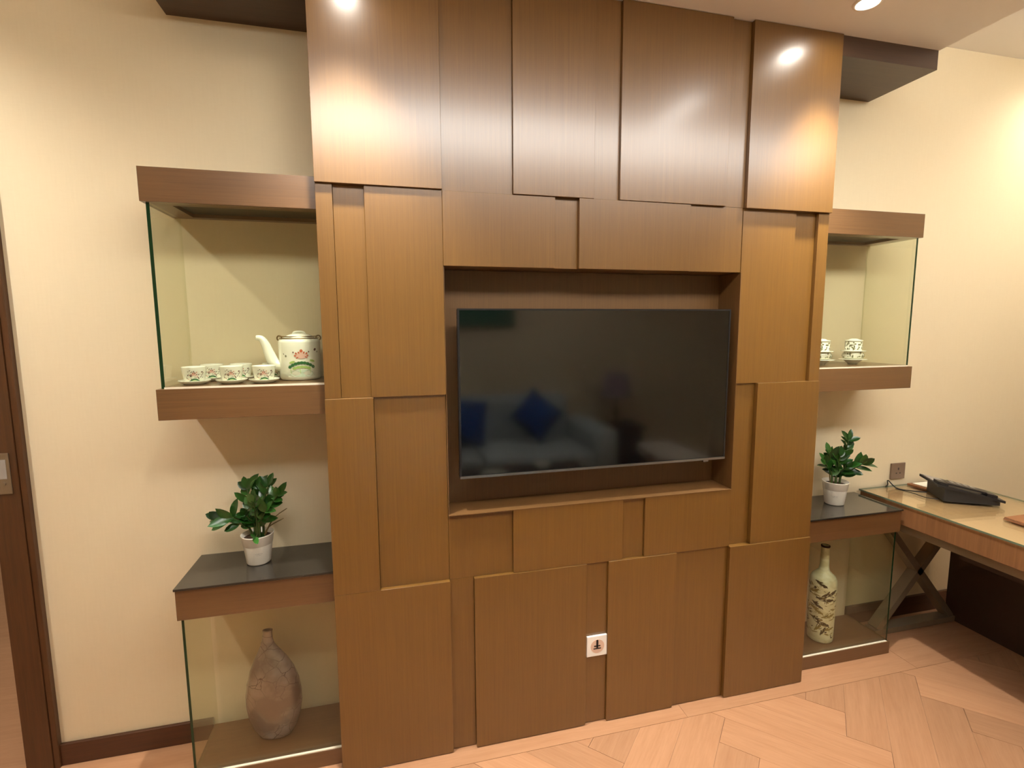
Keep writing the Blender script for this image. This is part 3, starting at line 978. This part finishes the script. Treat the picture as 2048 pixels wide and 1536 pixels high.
def potted_plant(loc, rot_label, label, stems, twigs, seed, ps=1.0):
    loc = Vector(loc)
    rng = random.Random(seed)
    t = thing('potted_plant', label, 'plant', loc, 'potted plants on the black glass tops')
    bm = bmesh.new()
    s = ps
    prof = [(0, .001), (.038, .001), (.040, .004), (.0482, .0700), (.0484, .0708), (.0494, .0716), (.0538, .104), (.0545, .105), (.0545, .1075), (.0515, .1075), (.0480, .090), (.0, .088)]
    lathe(bm, [(r * s, z * s) for r, z in prof], loc, 44)
    pot = to_obj('pot', bm, M['pot_white'], t)
    bm = bmesh.new()
    fc_ = math.atan2(CAM.y - loc.y, CAM.x - loc.x)
    sp = [(-.010 + .005 * k, .046 + .0008 * math.sin(3 * k), .0020, .0008 + .0012 * ((k * 7) % 3) / 2, .4 * (k % 3 - 1), 'p') for k in range(5)] + [(0, .041, .010, .0006, 0, 'p')]
    decals(bm, [(u * s, v * s, a * s, b * s, r, m) for u, v, a, b, r, m in sp], lambda v: s * (.040 + .0082 * (v / s - .004) / .066), loc, fc_, ['p'])
    to_obj('faint_print', bm, M['pot_print'], pot)
    bm = bmesh.new()
    lathe(bm, [(0, .094 * s), (.02 * s, .096 * s), (.036 * s, .092 * s), (.0482 * s, .0915 * s), (.046 * s, .0885 * s), (0, .0885 * s)], loc, 24)
    to_obj('soil', bm, M['soil'], t)
    side = r2.copy()
    side.z = 0
    side.normalize()
    back = Vector((fw.x, fw.y, 0)).normalized()
    for (b0, tip, depth, npair, ls) in stems:
        # b0: base offset sideways; tip: (side, height above pot rim); depth: towards the back wall
        p0 = loc + side * b0 + back * rng.uniform(-.012, .012) + Vector((0, 0, .088 * s))
        p3 = loc + side * tip[0] + back * depth + Vector((0, 0, .104 * s + tip[1]))
        p1 = p0 + Vector((0, 0, (p3.z - p0.z) * .40)) + (p3 - p0) * .12
        p2 = p0 + (p3 - p0) * .62 + Vector((0, 0, (p3.z - p0.z) * .16))
        C_ = spline([p0, p1, p2, p3], 6)
        bm = bmesh.new()
        tube(bm, C_, [.0046 - .0028 * i / (len(C_) - 1) for i in range(len(C_))], 8)
        st = to_obj('stem', bm, M['stem'], t)
        n = len(C_)
        for k in range(npair):
            f_ = .30 + .66 * k / max(1, npair - 1)
            i = min(n - 2, int(f_ * (n - 1)))
            p = C_[i]
            d = (C_[i + 1] - C_[i]).normalized()
            pn = d.cross(back).normalized()
            pn = (pn + back * rng.uniform(-.45, .45)).normalized()
            for sg in (1, -1):
                dirv = (pn * sg * rng.uniform(.55, .9) + d * rng.uniform(.6, .95) + Vector((rng.uniform(-.2, .2), rng.uniform(-.3, .2), rng.uniform(-.1, .25)))).normalized()
                nrm = (-back * rng.uniform(.3, 1.0) + d * rng.uniform(-.2, .5) + Vector((rng.uniform(-.3, .3), 0, rng.uniform(.1, .7))))
                yv = nrm.cross(dirv).normalized()
                zv = dirv.cross(yv).normalized()
                sc = 1.12 * ls * rng.uniform(.8, 1.12) * (1.0 - .18 * abs(f_ - .6))
                q = p
                endp = q + dirv * .055 * sc
                if endp.y > WY - .012:
                    dirv.y -= (endp.y - WY + .014) / (.055 * sc) + .05
                    dirv.normalize()
                    yv = nrm.cross(dirv).normalized()
                    zv = dirv.cross(yv).normalized()
                o = bpy.data.objects.new('leaf', LEAVES[rng.randrange(4)])
                COL.objects.link(o)
                o.parent = st
                q = q - WLOC[st.name]
                o.matrix_basis = Matrix(((dirv.x * sc, yv.x * sc, zv.x * sc, q.x), (dirv.y * sc, yv.y * sc, zv.y * sc, q.y), (dirv.z * sc, yv.z * sc, zv.z * sc, q.z), (0, 0, 0, 1)))
        # end leaf
        d = (C_[-1] - C_[-3]).normalized()
        nrm = (-back + Vector((rng.uniform(-.5, .5), 0, .4)))
        yv = nrm.cross(d).normalized()
        zv = d.cross(yv).normalized()
        o = bpy.data.objects.new('leaf', LEAVES[rng.randrange(3)])
        COL.objects.link(o)
        o.parent = st
        q = C_[-1] - WLOC[st.name]
        sc = ls * .95
        o.matrix_basis = Matrix(((d.x * sc, yv.x * sc, zv.x * sc, q.x), (d.y * sc, yv.y * sc, zv.y * sc, q.y), (d.z * sc, yv.z * sc, zv.z * sc, q.z), (0, 0, 0, 1)))
    for (b0, mid, tip) in twigs:
        p0 = loc + side * b0 + Vector((0, 0, .088 * s))
        bm = bmesh.new()
        tube(bm, spline([p0, loc + side * mid[0] + Vector((0, 0, .104 * s + mid[1])), loc + side * tip[0] + Vector((0, 0, .104 * s + tip[1]))], 5), [.0028] * 5 + [.0020] * 5 + [.0016], 6)
        to_obj('bare_twig', bm, M['twig'], t)
    return t
ST_L = [(-.020, (-.125, .068), -.02, 4, .95), (-.010, (-.055, .085), -.055, 3, 1.12), (-.006, (-.038, .165), .02, 5, .95),
        (.002, (.000, .160), .035, 5, .95), (.006, (.012, .130), -.030, 5, .95), (.012, (.042, .172), .015, 5, .95),
        (.018, (.088, .150), -.01, 5, .95), (.010, (.050, .095), -.03, 4, .9), (-.002, (-.012, .090), -.045, 4, .9), (.0, (.022, .010), -.058, 2, .62)]
TW_L = [(.022, (.060, .055), (.112, .095)), (.022, (.042, .025), (.098, .058))]
potted_plant((-1.268, .195, .7432), 0, 'leafy green potted plant in white pot on the cabinet left of the panelling', ST_L, TW_L, 5)
ST_R = [(.020, (.050, .205), .0, 7, .92), (.022, (.098, .095), -.035, 4, 1.25), (-.012, (-.040, .140), .0, 5, .95), (-.002, (.000, .130), -.02, 5, .9),
        (.004, (.020, .085), -.04, 4, 1.0), (-.022, (-.060, .095), -.01, 3, 1.1), (.008, (-.010, .060), .03, 3, 1.0)]
TW_R = [(-.024, (-.030, .030), (-.036, .07)), (-.014, (-.018, .03), (-.02, .07))]
potted_plant((1.285, .195, .7272), 0, 'leafy green potted plant in white pot on the cabinet next to the desk', ST_R, TW_R, 12, 1.04)

# ------------------------------------------------------------------ vases
VL = Vector((-1.245, .185, .0622))
t = thing('teardrop_vase', 'teardrop shaped vase with silvery brown crackled glaze and thin bent neck', 'vase', VL)
bm = bmesh.new()
prof = [(.0, .0), (.045, .0), (.060, .008), (.078, .040), (.092, .085), (.099, .130), (.0985, .170), (.092, .215), (.078, .262), (.058, .305), (.038, .338), (.025, .362), (.0185, .385), (.0165, .405), (.0175, .418), (.0135, .419), (.0125, .400), (.0, .395)]
pf = []
for (a, b) in zip(prof[:-1], prof[1:]):
    for k in range(3):
        pf.append((a[0] + (b[0] - a[0]) * k / 3, a[1] + (b[1] - a[1]) * k / 3))
pf.append(prof[-1])
lathe(bm, pf, (0, 0, 0), 48, sy=0.62)
for v in bm.verts:
    b_ = max(0, (v.co.z - .20) / .22)
    v.co.x -= .020 * b_ * b_ * (1 if v.co.z < .36 else 1)
    v.co.x += .012 * max(0, (v.co.z - .37) / .05)
bmesh.ops.rotate(bm, verts=bm.verts[:], cent=(0, 0, 0), matrix=Matrix.Rotation(-0.12, 3, 'Z'))
bmesh.ops.translate(bm, verts=bm.verts[:], vec=VL)
to_obj('vase_body', bm, M['crackle'], t)

VR = Vector((1.222, .165, .0622))
t = thing('bottle_vase', 'tall cream bottle vase with dark bird relief and slim neck', 'vase', VR)
bm = bmesh.new()
BP = [(.0, .0), (.050, .0), (.0545, .005), (.0555, .020), (.0570, .120), (.0580, .220), (.0585, .285), (.0570, .305), (.0500, .322), (.0360, .336), (.0240, .350), (.0195, .370), (.0185, .420), (.0180, .462), (.0195, .472), (.0150, .473), (.0140, .455), (.0, .450)]
lathe(bm, BP, VR, 44)
b = to_obj('vase_body', bm, M['relief'], t)
M['bird'] = plain('relief_dark', srgb(74, 60, 30), 0.4, var=0.25)
M['bird2'] = plain('relief_ochre', srgb(152, 132, 70), 0.4, var=0.25)
def br(v):
    for (r0, z0), (r1, z1) in zip(BP[1:-3], BP[2:-2]):
        if z0 <= v <= z1 and z1 > z0:
            return r0 + (r1 - r0) * (v - z0) / (z1 - z0)
    return .055
rng = random.Random(4)
fa = math.atan2(CAM.y - VR.y, CAM.x - VR.x)
def bird(u, v, s_, rot, m):
    c_, sn = math.cos(rot), math.sin(rot)
    out = []
    for du, dv, a, b2, r in ((0, 0, .016, .0042, 0), (-.014, .003, .010, .0024, .35), (.013, .0015, .008, .0050, 0), (.021, .003, .0042, .0034, 0), (.026, .001, .004, .0012, -.4), (-.004, .005, .011, .0028, .55), (.002, -.007, .0008, .005, 0), (.006, -.007, .0008, .005, .2)):
        out.append((u + (du * c_ - dv * sn) * s_, v + (du * sn + dv * c_) * s_, a * s_, b2 * s_, r + rot, m))
    return out
sp = bird(-.010, .298, 1.16, -.45, 'bird') + bird(.030, .250, 1.59, .42, 'bird') + bird(.010, .222, 1.59, -.06, 'bird') + bird(-.022, .190, 1.16, -.5, 'bird') + bird(-.022, .164, 1.30, -.55, 'bird2') + bird(-.010, .108, 1.89, -.42, 'bird') + bird(.034, .075, 1.16, .2, 'bird2') + bird(-.04, .255, 1.16, .4, 'bird2') + bird(.03, .14, 1.30, .3, 'bird2') + bird(-.01, .075, 1.01, .9, 'bird2') + bird(.012, .062, 1.01, 1.1, 'bird')
for k in range(70):
    sp.append((rng.uniform(-.08, .08), rng.uniform(.03, .29), rng.uniform(.004, .016), rng.uniform(.0012, .0042), rng.uniform(-.8, .8), rng.choice(['bird2', 'bird2', 'bird'])))
for a in (2.1, 3.1, 4.2):
    sp += [(u + .0585 * a, v, x, y, r, m) for (u, v, x, y, r, m) in bird(0, .24, 1.45, .3, 'bird') + bird(.01, .15, 1.59, -.3, 'bird2') + bird(0, .08, 1.45, .2, 'bird')]
bm = bmesh.new()
decals(bm, sp, br, VR, fa, ['bird', 'bird2'])
to_obj('bird_relief', bm, [M['bird'], M['bird2']], b)
bm = bmesh.new()
lathe(bm, [(.0151, .4732), (.0198, .4725), (.0200, .4700), (.0190, .4650)], VR, 30)
to_obj('dark_rim', bm, plain('rim_brown', srgb(60, 22, 12), 0.4), t)

# ------------------------------------------------------------------ wall plates
GX0, GX1, GZ0, GZ1 = -0.069, 0.017, 0.290, 0.376
t = thing('cover_plate', 'white square cover plate with round pink sticker low on the panelling', 'cover plate', ((GX0 + GX1) / 2, .011, GZ0))
bx('plate', (GX0, GX1, 0.0015, 0.0108, GZ0, GZ1), M['plate_white'], t, bevel=0.0025)
gc = ((GX0 + GX1) / 2 + .002, (GZ0 + GZ1) / 2 - .0015)
def disc(bm, cx, cz, rx, rz, y0, y1, n=28):
    a = [bm.verts.new((cx + rx * math.cos(2 * math.pi * k / n), y0, cz + rz * math.sin(2 * math.pi * k / n))) for k in range(n)]
    b = [bm.verts.new((cx + rx * math.cos(2 * math.pi * k / n), y1, cz + rz * math.sin(2 * math.pi * k / n))) for k in range(n)]
    bm.faces.new(a)
    bm.faces.new(b[::-1])
    for k in range(n):
        bm.faces.new((a[k], b[k], b[(k + 1) % n], a[(k + 1) % n]))
bm = bmesh.new()
disc(bm, gc[0], gc[1], .0285, .0285, .0009, .0016)
st = to_obj('round_sticker', bm, M['sticker'], t)
bm = bmesh.new()
cx, cz = gc[0] - .001, gc[1] + .004
box(bm, cx - .0042, cx + .0042, .0003, .0009, cz - .010, cz + .019)
disc(bm, cx, cz + .020, .0042, .0036, .0003, .0009)
box(bm, cx - .013, cx + .013, .0003, .0009, cz - .004, cz - .0002)
disc(bm, cx - .010, cz - .002, .0034, .0030, .0002, .0008)
disc(bm, cx + .010, cz - .002, .0034, .0030, .0002, .0008)
box(bm, cx - .0155, cx + .0155, .0003, .0009, cz - .0150, cz - .0108)
to_obj('black_symbol', bm, M['ink'], st)

HX0, HX1, HZ0, HZ1 = 1.752, 1.844, 0.777, 0.862
t = thing('wall_socket', 'bronze grey square wall socket above the desk', 'socket', ((HX0 + HX1) / 2, WY, HZ0))
p_ = bx('plate', (HX0, HX1, WY - .009, WY - .0003, HZ0, HZ1), M['socket'], t, bevel=0.002)
bm = bmesh.new()
hc = ((HX0 + HX1) / 2, (HZ0 + HZ1) / 2)
box(bm, hc[0] - .004, hc[0] + .004, WY - .0098, WY - .0088, hc[1] + .006, hc[1] + .018)
box(bm, hc[0] - .016, hc[0] - .008, WY - .0098, WY - .0088, hc[1] - .014, hc[1] - .008)
box(bm, hc[0] + .008, hc[0] + .016, WY - .0098, WY - .0088, hc[1] - .014, hc[1] - .008)
to_obj('pin_hole', bm, M['socket_dark'], p_)

# ------------------------------------------------------------------ desk
DX0, DX1, DY0, DY1 = 1.548, 2.135, -1.15, 0.288
DZ = 0.747
t = thing('writing_desk', 'brown wooden writing desk with glass top and crossed metal legs', 'desk', ((DX0 + DX1) / 2, (DY0 + DY1) / 2, 0))
bx('desk_top', (DX0, DX1, DY0, DY1, DZ - .105, DZ - .0085), M['desk'], t, bevel=0.0015)
bx('desk_top_veneer', (DX0 + .003, DX1 - .003, DY0 + .003, DY1 - .003, DZ - .0084, DZ - .0078), M['desk_top'], t)
bm = bmesh.new()
fs = box(bm, DX0 - .006, DX1, DY0 - .006, DY1 + .004, DZ - .0077, DZ)
for i in (2, 3, 4, 5):
    fs[i].material_index = 1
to_obj('glass_top', bm, [M['desk_glass'], M['glass_green']], t)
bx('under_rail', (DX0 + .03, DX0 + .06, DY0 + .03, DY1 - .03, DZ - .150, DZ - .1052), M['frame_metal'], t)
bx('under_rail', (DX1 - .05, DX1 - .02, DY0 + .03, DY1 - .03, DZ - .150, DZ - .1052), M['frame_metal'], t)
bx('drawer_box', (DX0 + .07, DX1 - .06, DY0 + .15, -0.14, DZ - .185, DZ - .1052), M['dark_panel'], t)
bx('modesty_panel', (DX1 - .018, DX1 + .004, DY0 + .05, DY1 - .06, .002, DZ - .151), M['dark_panel'], t)
for yy in (.205, -1.06):
    for s_ in (1, -1):
        bm = bmesh.new()
        a = (1.605, yy + .0 * s_, .03) if s_ > 0 else (2.095, yy, .03)
        b = (2.085, yy, DZ - .16) if s_ > 0 else (1.615, yy, DZ - .16)
        bar(bm, a, b, .052, .034 if s_ > 0 else .0335, (0, 1, 0))
        to_obj('crossed_leg', bm, M['frame_metal'], t)
    bx('foot_rail', (1.58, 2.115, yy - .03, yy + .03, .002, .032), M['frame_metal'], t, bevel=.002)

DTOP = DZ + .0004
# telephone ------------------------------------------------------------
ph = thing('desk_phone', 'black sloping desk telephone with grey key area on the glass desk', 'telephone', (1.83, 0.02, DTOP))
def P2(u, v, z):
    """phone frame: u along the front to back edge (towards viewer right), v across"""
    o = Vector((1.752, 0.035, DTOP))
    du = Vector((0.50, -0.30, 0)).normalized()      # long side
    dv = Vector((du.y * -1, du.x, 0))
    return o + du * u + dv * v + Vector((0, 0, z))
def wedge(bm, u0, u1, v0, v1, z0a, z0b, z1a, z1b, mi=0):
    """height runs from a at u0 to b at u1"""
    c = [P2(u0, v0, z0a), P2(u1, v0, z0b), P2(u1, v1, z0b), P2(u0, v1, z0a), P2(u0, v0, z1a), P2(u1, v0, z1b), P2(u1, v1, z1b), P2(u0, v1, z1a)]
    vs = [bm.verts.new(p) for p in c]
    for f in ((0, 3, 2, 1), (4, 5, 6, 7), (0, 1, 5, 4), (1, 2, 6, 5), (2, 3, 7, 6), (3, 0, 4, 7)):
        bm.faces.new([vs[i] for i in f]).material_index = mi
bm = bmesh.new()
wedge(bm, .0, .215, .0, .165, .002, .002, .070, .018)
bod = to_obj('base', bm, M['black'], ph)
bm = bmesh.new()
wedge(bm, -.034, .232, -.006, .170, .0745, .0160, .0860, .0275)
top = to_obj('top_shell', bm, M['black'], ph)
bm = bmesh.new()
wedge(bm, -.026, .045, .062, .162, .0825, .0670, .0862, .0705)
to_obj('display', bm, M['phone_grey'], top)
bm = bmesh.new()
for i in range(4):
    for j in range(3):
        u0 = .080 + i * .028
        wedge(bm, u0, u0 + .019, .075 + j * .030, .096 + j * .030, .0545 - .00617 * i, .0503 - .00617 * i, .0640 - .00617 * i, .0598 - .00617 * i)
to_obj('keypad', bm, M['phone_grey'], top)
bm = bmesh.new()
wedge(bm, -.026, .014, .002, .050, .0846, .0762, .0970, .0890)
wedge(bm, .165, .205, .002, .050, .0424, .0340, .0550, .0470)
wedge(bm, .014, .165, .008, .044, .0810, .0500, .0905, .0580)
to_obj('handset', bm, M['black'], ph)
bm = bmesh.new()
tube(bm, spline([P2(-.025, .10, .012), P2(-.08, .13, .004), P2(-.13, .16, .004), P2(-.155, .20, .03), P2(-.15, .215, .004), P2(-.17, .18, .004)], 7), .0028, 8)
to_obj('cord', bm, M['black_matt'], ph)
bm = bmesh.new()
tube(bm, spline([P2(-.01, .02, .004), P2(-.06, .04, .003), P2(-.09, .10, .003), P2(-.14, .15, .003)], 7), .0018, 8)
to_obj('thin_cord', bm, M['black_matt'], ph)

# card holder behind the phone -----------------------------------------
ch = thing('card_holder', 'flat brown leather card holder with white card behind the telephone', 'card holder', (1.90, .20, DTOP))
bx('tray', (1.835, 1.985, .180, .275, DTOP, DTOP + .010), M['tan_leather'], ch, bevel=.002)
bx('card', (1.858, 1.965, .192, .264, DTOP + .0102, DTOP + .0125), M['paper'], ch)
# leather folder -------------------------------------------------------
fo = thing('leather_folder', 'tan leather folder lying on the desk at the picture edge', 'folder', (1.93, -.34, DTOP))
bx('cover', (1.765, 2.085, -.50, -.195, DTOP, DTOP + .006), M['tan_leather'], fo, bevel=.0006)
bx('cover_flap', (1.767, 2.083, -.498, -.197, DTOP + .0075, DTOP + .0125), M['tan_leather'], fo, bevel=.0006)
bx('pages', (1.769, 2.079, -.496, -.200, DTOP + .006, DTOP + .0075), M['paper'], fo)

# ------------------------------------------------------------------ lamps
def downlight(x, y, z, watt, angle, blend, label, lens_r=.034, group='recessed ceiling downlights', lens=True, tilt=(0, 0)):
    t = thing('downlight', label, 'downlight', (x, y, z), group)
    bm = bmesh.new()
    lathe(bm, [(lens_r, -.0005), (lens_r + .002, -.006), (lens_r + .012, -.004), (lens_r + .014, -.0003)], (x, y, z), 32)
    to_obj('trim_ring', bm, M['ring'], t)
    bm = bmesh.new()
    lathe(bm, [(0, -.0030), (lens_r * .7, -.0024), (lens_r, -.0012)], (x, y, z), 28)
    to_obj('lens', bm, M['lens'], t)
    ld = bpy.data.lights.new('downlight_beam', 'SPOT')
    ld.energy = watt
    ld.color = WARM
    ld.spot_size = math.radians(angle)
    ld.spot_blend = blend
    ld.shadow_soft_size = 0.03
    lo = bpy.data.objects.new('downlight_beam', ld)
    COL.objects.link(lo)
    lo.parent = t
    lo.location = (0, 0, -.012)
    lo.rotation_euler = (tilt[0], tilt[1], 0)
    return t
downlight(.872, -.180, ZLOW, SPOT_W, 74, 1.0, 'bright downlight in the low ceiling at the right of the panelling')
downlight(-.892, -.205, ZLOW, SPOT_W, 74, 1.0, 'downlight in the low ceiling in front of the left panel column')
downlight(-2.35, -.45, ZHIGH, ROOM_W * 2.3, 130, .9, 'downlight in the high ceiling over the doorway side', tilt=(.12, .10))
downlight(2.62, .02, ZHIGH, ROOM_W * .35, 150, .9, 'downlight in the high ceiling close to the wall past the desk')
downlight(2.65, -.60, ZHIGH, ROOM_W * .5, 130, .9, 'added downlight in the high ceiling over the desk chair side', tilt=(.35, -.15))  # added side light, out of view, for the right wall
downlight(-.60, -2.85, ZHIGH, ROOM_W * .8, 120, .9, 'added downlight in the high ceiling over the sofa, doorway end')  # added to brighten the sofa side mirrored in the screen
downlight(1.05, -2.85, ZHIGH, ROOM_W * .8, 120, .9, 'added downlight in the high ceiling over the sofa, desk end')  # second added fill over the sofa, unseen
downlight(-3.2, 1.3, ZHIGH, ROOM_W * .8, 150, .8, 'added downlight in the ceiling of the next room')  # added, unseen; lights the next room

sl = thing('added_slot_light', 'added unseen light slot in the low ceiling making the streak on the right panels', 'added light', (.72, -.77, ZLOW))  # added fixture, shaped to draw the diagonal streak on the panels
bx('slot_frame', (.655, .785, -.985, -.555, ZLOW - .003, ZLOW - .0003), M['ring'], sl)
bx('slot_diffuser', (.665, .775, -.975, -.565, ZLOW - .006, ZLOW - .0031), M['diffuser'], sl)
ld = bpy.data.lights.new('added_slot_glow', 'AREA')
ld.shape = 'RECTANGLE'
ld.size = 0.10
ld.size_y = 0.40
ld.energy = 1.5
ld.color = WARM
lo = bpy.data.objects.new('added_slot_glow', ld)
COL.objects.link(lo)
lo.parent = sl
lo.location = (0, 0, -.008)

cv = thing('added_cove_light', 'added unseen fill light strip along the front lip of the low ceiling canopy', 'light strip', (0, CY0 + .06, ZLOW + .026))  # added fixture out of view, used as fill for the room
bx('led_tape', (-1.40, 1.38, CY0 + .050, CY0 + .066, ZLOW + .026, ZLOW + .034), M['led'], cv)
ld = bpy.data.lights.new('added_cove_glow', 'AREA')
ld.shape = 'RECTANGLE'
ld.size = 2.75
ld.size_y = 0.03
ld.energy = COVE_W
ld.color = (1.0, 0.99, 0.95)
lo = bpy.data.objects.new('added_cove_glow', ld)
COL.objects.link(lo)
lo.parent = cv
lo.location = (0, -.055, .052)
lo.rotation_euler = (math.pi + .65, 0, 0)

ll = thing('added_wash_trough', 'added unseen sloped light under the high ceiling washing the panelling', 'added light', (.45, -1.6, ZHIGH))  # added fixture, shaped to throw the soft bright band on the upper panels
TX0, TX1 = -1.45, 2.35
ya, za, yb, zb_ = -1.42, ZHIGH - .02, -1.53, 2.66
bm = bmesh.new()
ring = [(ya, ZHIGH - .0005), (ya, za), (yb, zb_), (yb - .03, zb_), (yb - .03, ZHIGH - .0005)]
lo_ = [bm.verts.new((TX0, y, z)) for y, z in ring]
hi_ = [bm.verts.new((TX1, y, z)) for y, z in ring]
bm.faces.new(lo_)
bm.faces.new(hi_[::-1])
for k in range(5):
    bm.faces.new((lo_[k], hi_[k], hi_[(k + 1) % 5], lo_[(k + 1) % 5]))
to_obj('housing', bm, M['ring'], ll)
dn = Vector((0, za - zb_, yb - ya)).normalized()
dn = Vector((0, (za - zb_), -(ya - yb))).normalized()       # faces the panelling and down
mid = Vector(((TX0 + TX1) / 2, (ya + yb) / 2, (za + zb_) / 2))
bm = bmesh.new()
for f0, f1 in ((.04, .96),):
    q = [Vector((x, ya + (yb - ya) * f, za + (zb_ - za) * f)) + dn * .003 for x, f in ((TX0 + .02, f0), (TX1 - .02, f0), (TX1 - .02, f1), (TX0 + .02, f1))]
    q2 = [p - dn * .0025 for p in q]
    v1 = [bm.verts.new(p) for p in q]
    v2 = [bm.verts.new(p) for p in q2]
    bm.faces.new(v1)
    bm.faces.new(v2[::-1])
    for k in range(4):
        bm.faces.new((v1[k], v2[k], v2[(k + 1) % 4], v1[(k + 1) % 4]))
to_obj('diffuser', bm, M['diffuser'], ll)
ld = bpy.data.lights.new('wall_wash', 'AREA')
ld.shape = 'RECTANGLE'
ld.size = TX1 - TX0 - .06
ld.size_y = math.hypot(ya - yb, za - zb_) * .92
ld.energy = LINE_W
ld.color = WARM
ld.spread = math.radians(130)
lo = bpy.data.objects.new('wall_wash', ld)
COL.objects.link(lo)
lo.parent = ll
lo.location = mid + dn * .006 - WLOC[ll.name]
lo.rotation_euler = (-dn).to_track_quat('Z', 'Y').to_euler()

# ------------------------------------------------------------------ seating side of the room (seen mirrored in the screen)
so = thing('sofa', 'pale grey fabric sofa against the wall opposite the television', 'sofa', (-.05, -2.9, 0))
bx('base', (-1.25, 1.22, -3.36, -2.42, .06, .26), M['sofa'], so, bevel=.02)
for a, b in ((-1.05, -.02), (-.015, 1.02)):
    bx('seat_cushion', (a, b, -3.10, -2.40, .262, .45), M['sofa'], so, bevel=.04)
bx('backrest', (-1.05, 1.02, -3.38, -3.12, .262, .88), M['sofa'], so, bevel=.06)
for a, b in ((-1.28, -1.06), (1.03, 1.26)):
    bx('arm', (a, b, -3.38, -2.42, .10, .63), M['sofa'], so, bevel=.05)
for a in (-1.18, 1.12):
    for y in (-3.28, -2.5):
        bx('leg', (a, a + .05, y, y + .05, .001, .07), M['trim'], so)
def cushion(x, y, z, s_, lean, yaw, label):
    bm = bmesh.new()
    n = 10
    vs = {}
    for sd in (0, 1):
        for i in range(n + 1):
            for j in range(n + 1):
                a, b = -1 + 2 * i / n, -1 + 2 * j / n
                th = (.085 * (1 - a * a) ** .5 * (1 - b * b) ** .5 + .003) * (1 if sd else -1)
                vs[sd, i, j] = bm.verts.new((a * s_ / 2 * (1 - .06 * (1 - b * b)), th, b * s_ / 2 * (1 - .06 * (1 - a * a))))
    for sd in (0, 1):
        for i in range(n):
            for j in range(n):
                bm.faces.new([vs[sd, i, j], vs[sd, i + 1, j], vs[sd, i + 1, j + 1], vs[sd, i, j + 1]])
    for i in range(n):
        bm.faces.new([vs[0, i, 0], vs[0, i + 1, 0], vs[1, i + 1, 0], vs[1, i, 0]])
        bm.faces.new([vs[0, i, n], vs[0, i + 1, n], vs[1, i + 1, n], vs[1, i, n]])
        bm.faces.new([vs[0, 0, i], vs[0, 0, i + 1], vs[1, 0, i + 1], vs[1, 0, i]])
        bm.faces.new([vs[0, n, i], vs[0, n, i + 1], vs[1, n, i + 1], vs[1, n, i]])
    bmesh.ops.rotate(bm, verts=bm.verts[:], cent=(0, 0, 0), matrix=Matrix.Rotation(yaw, 3, 'Y'))
    bmesh.ops.rotate(bm, verts=bm.verts[:], cent=(0, 0, 0), matrix=Matrix.Rotation(lean, 3, 'X'))
    zmin = min(v.co.z for v in bm.verts)
    bmesh.ops.translate(bm, verts=bm.verts[:], vec=(x, y, z - zmin))
    o = to_obj('cushion', bm, M['blue'], None, (x, y, z), smooth=True)
    return tag(o, label, 'cushion', 'blue sofa cushions')
cushion(.60, -2.90, .451, .40, .35, .75, 'blue cushion standing on its corner at the arm end of the sofa')
cushion(-.12, -2.90, .451, .44, .35, .15, 'blue cushion leaning upright near the middle of the sofa')
pc = thing('wall_picture', 'green wall picture above the sofa', 'picture', (-.35, RY0, 1.57))
bx('frame', (-1.25, .53, RY0 + .001, RY0 + .03, 1.57, 2.30), M['trim'], pc, bevel=.003)
bx('canvas', (-1.23, .51, RY0 + .0305, RY0 + .034, 1.59, 2.28), M['teal'], pc)
ct = thing('coffee_table', 'dark low coffee table in front of the sofa', 'table', (.2, -2.0, 0))
bx('table_top', (-.45, .75, -2.22, -1.80, .395, .43), M['dark_panel'], ct, bevel=.003)
for a in (-.42, .68):
    for y in (-2.19, -1.87):
        bx('leg', (a, a + .04, y, y + .04, .001, .3945), M['dark_panel'], ct)
bm = bmesh.new()
lathe(bm, [(0, .0), (.06, .0), (.10, .010), (.115, .016), (.113, .019), (.06, .006), (0, .005)], (-.02, -1.97, .4305), 36)
tag(to_obj('plate', bm, M['porcelain'], None, (-.02, -1.97, .4305)), 'round white plate on the coffee table', 'plate')
bm = bmesh.new()
lathe(bm, [(0, .0), (.035, .0), (.055, .018), (.072, .042), (.070, .044), (.052, .022), (0, .008)], (.40, -2.07, .4305), 36)
tag(to_obj('bowl', bm, M['porcelain'], None, (.40, -2.07, .4305)), 'small white bowl on the coffee table', 'bowl')
bt = thing('bench', 'low bench with white padded seat beyond the sofa', 'bench', (1.75, -2.35, 0))
bx('padded_seat', (1.58, 1.95, -2.72, -1.95, .32, .44), M['white_fabric'], bt, bevel=.04)
for a in (1.61, 1.88):
    for y in (-2.68, -2.03):
        bx('leg', (a, a + .04, y, y + .04, .001, .325), M['trim'], bt)
sd = thing('side_table', 'dark square side table beside the sofa arm', 'table', (1.60, -3.15, 0))
bx('table_top', (1.36, 1.84, -3.40, -2.95, .50, .53), M['dark_panel'], sd, bevel=.003)
bx('body', (1.40, 1.80, -3.38, -2.98, .06, .4995), M['dark_panel'], sd)
for a in (1.42, 1.74):
    for y in (-3.36, -3.04):
        bx('leg', (a, a + .04, y, y + .04, .001, .0598), M['dark_panel'], sd)
lp = thing('table_lamp', 'table lamp with a dull mauve shade on the side table', 'lamp', (1.58, -3.18, .531))
bm = bmesh.new()
lathe(bm, [(0, .001), (.07, .001), (.07, .012), (.015, .02), (.012, .06), (.035, .12), (.012, .2), (.008, .36), (0, .36)], (1.58, -3.18, .531), 24)
to_obj('base', bm, M['brass'], lp)
bm = bmesh.new()
lathe(bm, [(.17, .30), (.12, .55), (.118, .55), (.168, .30)], (1.58, -3.18, .531), 32)
to_obj('lamp_shade', bm, M['shade'], lp)
